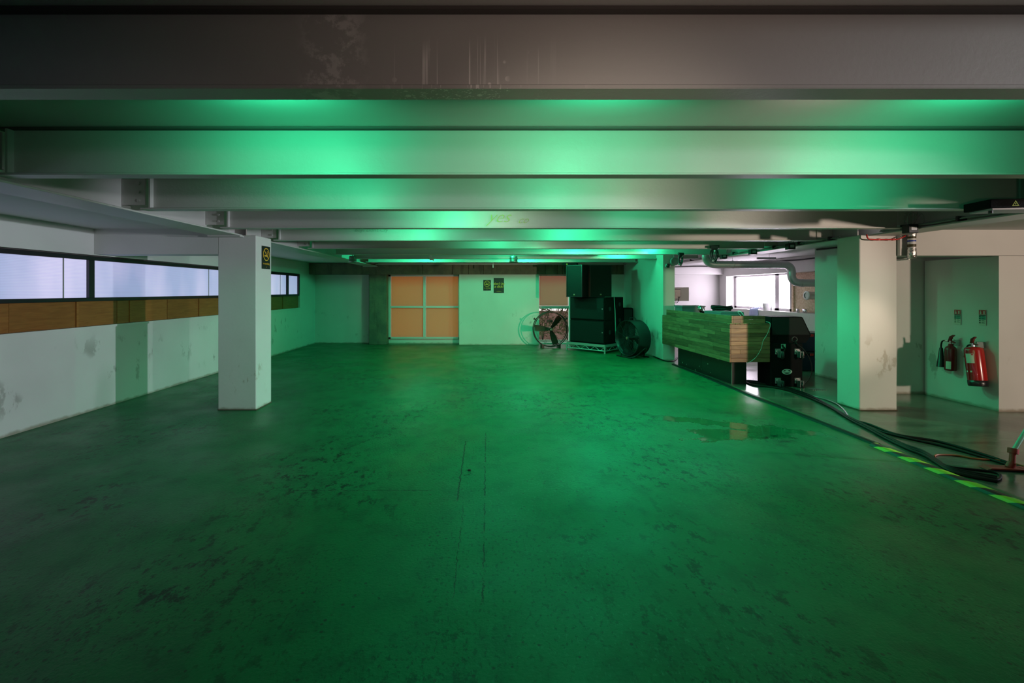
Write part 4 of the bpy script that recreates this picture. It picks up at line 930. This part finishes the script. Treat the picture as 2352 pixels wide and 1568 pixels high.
def extinguisher(name, label, loc, rx, h, rad, m, gas):
    r = root(name, label, 'extinguisher', loc, -PI/2, ry=rx)      # local -y faces the room
    if gas: prof = [(.001, 0), (rad*.95, 0), (rad, .012), (rad, h*.78), (rad*.85, h*.86), (rad*.45, h*.93), (rad*.36, h), (.001, h)]
    else: prof = [(rad, .07), (rad, h*.90), (rad*.92, h*.96), (rad*.6, h*.99), (.02, h), (.001, h)]
    MB().lathe(prof, n=28).build('cylinder', m, r)
    if not gas: MB().lathe([(.001, 0), (rad*.97, 0), (rad*1.03, .01), (rad*1.03, .072), (rad, .074)], n=28).build('base_ring', 'black_gloss', r)
    MB().cyl((0, 0, h-.005), (0, 0, h+.04), .018, n=12).build('valve', 'chrome', r)
    MB().prism([(-.02, h+.03), (.055, h+.015), (.06, h+.022), (.0, h+.05)], -.010, .010).build('grip', 'red_dull', r)
    MB().prism([(-.03, h+.04), (-.01, h+.10), (.035, h+.125), (.05, h+.12), (.02, h+.09), (.005, h+.045)], -.011, .011).build('lever', 'red_dull', r)
    MB().tube([(.03+.014*math.cos(2*PI*i/12), .0, h+.06+.014*math.sin(2*PI*i/12)) for i in range(12)], .0018, 4, True).build('safety_pin', 'chrome', r)
    def lab(a0, a1, z0, z1, mm, nm, off=.0012):
        vs = []; n = 8
        for i in range(n+1):
            a = R(a0+(a1-a0)*i/n); x, y = (rad+off)*math.sin(a), -(rad+off)*math.cos(a); vs += [(x, y, z0), (x, y, z1)]
        MB().add(vs, [(2*i, 2*i+2, 2*i+3, 2*i+1) for i in range(n)], True).build(nm, mm, r)
    if gas:
        lab(-75, -25, h*.62, h*.74, 'sign_black', 'black_label'); lab(-75, -25, h*.70, h*.73, 'green_sign', 'label_line', .002); lab(0, 50, h*.06, h*.35, 'label', 'service_label'); lab(-55, -35, h*.42, h*.48, 'label', 'small_label')
        MB().tube(spline([(-.02, 0, h+.03), (-.07, 0, h+.035), (-.115, 0, h+.02), (-.13, 0, h-.03), (-.13, 0, h-.07)], 5), .009, 8).build('hose', 'cable', r)
        MB().cyl((-.07, 0, h+.033), (-.03, 0, h+.033), .014, n=10).build('hose_ferrule', 'chrome', r)
        MB().lathe([(.014, h-.07), (.02, h-.08), (.045, h-.33), (.048, h-.335), (.001, h-.33)], (-.13, 0, 0), n=18).build('horn', 'black_gloss', r)
    else:
        lab(-92, -50, h*.70, h*.82, 'label_lime', 'lime_label'); lab(-92, -50, h*.22, h*.68, 'red_dull', 'instruction_label'); lab(-92, -50, h*.20, h*.25, 'label', 'label_foot')
        lab(-12, 40, h*.58, h*.82, 'label', 'service_label'); lab(26, 36, h*.78, h*.81, 'red_sign', 'label_dot', .002)
        for a in (-22, 8): lab(a, a+12, h*.35, h*.39, 'label', 'round_mark')
        text('lettering', 'm', .05, 'red_dull', r, (-rad*.93, -.045, h*.72), rot=(PI/2, 0, R(-70)))
        MB().tube(spline([(-.02, 0, h+.02), (-.05, -.01, h+.015), (-.065, -.015, h-.01), (-.07, -.02, h-.02)], 4), .010, 8).build('hose', 'cable', r)
    MB().box(.02, .045, .01, rad+.02, h-.02, h+.06, .003).build('wall_bracket', 'steel', r)
    return r
extinguisher('gas_extinguisher', 'thin dark red extinguisher with black horn on the alcove wall', (6.275, 6.17, .425), R(1), .36, .062, 'red_dull', True)
extinguisher('water_extinguisher', 'fat red extinguisher with black base hanging tilted on the alcove wall', (6.245, 5.79, .29), R(-7), .50, .092, 'red', False)

# ------------------------------------------------------------------ cables and strips on the floor
r = root('cable_ramp', 'long black rubber strip ending in yellow and black hazard tape', 'cable cover', (3.78, 4.4, 0))
def strip(x0, x1, y0, y1, h):
    m = MB(); xm = (x0+x1)/2; wv = (x1-x0)/2; n = 40; vs = []; fs = []; prof = [(-1, 0), (-.75, .7), (-.3, 1), (.3, 1), (.75, .7), (1, 0)]
    for i in range(n+1):
        y = y0+(y1-y0)*i/n; dx = .012*math.sin(y*1.7)
        vs += [(xm+dx+wv*a, y, h*b) for a, b in prof]
    for i in range(n):
        for k in range(5): a = i*6+k; fs.append((a, a+1, a+7, a+6))
    fs += [tuple(range(6)), tuple(range(n*6+5, n*6-1, -1))]
    return m.add(vs, fs)
strip(3.74, 3.82, 4.42, 9.25, .022).build('rubber_strip', 'cable', r, world=True)
strip(3.695, 3.80, 1.2, 4.42, .026).build('hazard_tape_strip', 'hazard', r, world=True)
def floor_cable(name, label, px, rad, m, n=6):
    pts = [fl(x, y, rad) for x, y in px]
    o = MB().tube(spline(pts, n), rad, 6).build(name, m); tag(o, label, 'cable'); return o
main = [(1612, 842), (1673, 864), (1703, 874), (1724, 880), (1760, 884), (1800, 892), (1860, 912), (1905, 935), (1950, 962), (1990, 982), (2030, 1003), (2080, 1028), (2120, 1043), (2150, 1062), (2180, 1080), (2230, 1092), (2290, 1103)]
for k, (dx, dy, lab) in enumerate(((0, 0, 'thick black cable running from the booth past the right pillar'), (6, 5, 'black cable beside the thick one, in front of right pillar'), (-4, -4, 'black cable on the pillar side of the bundle'))):
    floor_cable('floor_cable', lab, [(x+(0 if i < 3 else dx*(1-i/17)+random.uniform(-1, 1)), y+(0 if i < 3 else dy+random.uniform(-.8, .8))) for i, (x, y) in enumerate(main)], .013, 'cable')
floor_cable('floor_cable', 'flat cable end crumpled in front of the red squeegee', [(2150, 1062), (2180, 1074), (2230, 1080), (2280, 1086), (2298, 1094), (2290, 1105), (2260, 1100), (2210, 1090), (2180, 1082)], .010, 'cable')
floor_cable('floor_cable', 'upper long black cable curving to the squeegee', [(1960, 968), (1995, 976), (2060, 1000), (2150, 1015), (2230, 1037), (2300, 1060), (2352, 1078), (2420, 1100)], .012, 'cable')
floor_cable('floor_cable', 'lower long black cable curving to the squeegee', [(1985, 978), (2030, 995), (2090, 1010), (2160, 1025), (2240, 1047), (2320, 1072), (2400, 1100)], .012, 'cable')
floor_cable('orange_cable', 'thin orange cable leading to the squeegee head', [(2146, 1050), (2155, 1046), (2200, 1048), (2240, 1055), (2300, 1060), (2360, 1075), (2420, 1092)], .008, 'cable_orange')
floor_cable('grey_floor_cable', 'pale shiny cable curving off the bundle near the right pillar', [(1855, 908), (1885, 915), (1920, 928), (1940, 944), (1948, 956)], .009, 'steel')
floor_cable('floor_cable', 'thin black cable on the floor along the foot of the stub wall', [(1487, 812), (1510, 823), (1530, 830), (1548, 829), (1556, 822)], .012, 'cable')
o = MB().box(-.012, .016, -.010, .012, .001, .010, .003).tube(spline([(.0, -.01, .004), (.02, -.05, .003), (.0, -.09, .003), (-.04, -.10, .003)], 4), .0012, 4).build('floor_scrap', 'black_gloss'); o.location = (-.155, 3.80, 0); tag(o, 'tiny black scrap with a thread on the floor between the two cracks', 'scrap')
# squeegee
sx, sy, _ = fl(2318, 1078)
r = root('floor_squeegee', 'red-headed floor squeegee with a pale green pole at the right edge', 'squeegee', (sx, sy, 0), R(-8))
MB().prism([(-.20, .004), (.25, .004), (.23, .022), (-.17, .022)], -.055, .035).build('head', 'red_rubber', r)
MB().cyl((.0, 0, .018), (.02, .0, .06), .028, n=12).cyl((.02, 0, .055), (.045, .02, .15), .02, n=12).cyl((.045, .02, .13), (.055, .028, .17), .034, n=12).build('socket', 'red_rubber', r)
MB().cyl((.05, .024, .15), (.80, .14, 1.35), .015, n=12).build('pole', 'handle_green', r)
MB().box(-.20, .25, -.06, -.055, 0, .012).build('rubber_lip', 'cable', r)

# ------------------------------------------------------------------ outside the far window
struct(MB().box(-6, 9, 14.1, 22, -.25, -.2).build('outside_ground', 'outside'))
g = root('garden_wall', 'low pinkish wall outside the narrow far window', 'wall', (2, 16, 0)); MB().box(-2, 6, 16, 16.2, -.2, .75).build('masonry', 'brick_out', g, world=True)
MB().box(-2, 6, 15.96, 16.24, .75, .80).build('coping', 'outside', g, world=True)
rs = random.Random(3)
for k, (x, lab) in enumerate(((1.80, 'leafy shrub outside the far window, left one'), (2.62, 'leafy shrub outside the far window, right one'))):
    r = root('shrub', lab, 'shrub', (x, 14.9, -.2))
    st = MB()
    for i in range(7):
        a = rs.random()*6.28; st.tube([(0, 0, 0), (.08*math.cos(a), .05*math.sin(a), .5), (.28*math.cos(a), .2*math.sin(a), 1.1+rs.random()*.3)], .008, 5)
    st.build('stem', 'amber_rope', r)
    lf = MB()
    for i in range(420):
        a = rs.random()*6.28; q = rs.random()**.5*.38; z = .25+rs.random()*1.1; x_, y_ = q*math.cos(a), q*.6*math.sin(a); t = rs.random()*6.28; l = .03+rs.random()*.03
        dx, dz = l*math.cos(t), l*math.sin(t); lf.add([(x_, y_, z), (x_+dx-dz*.4, y_+.01, z+dz+dx*.4), (x_+dx*2, y_-.01, z+dz*2), (x_+dx+dz*.4, y_, z+dz-dx*.4)], [(0, 1, 2, 3)])
    o = lf.build('foliage', 'leaf', r); o['kind'] = 'stuff'
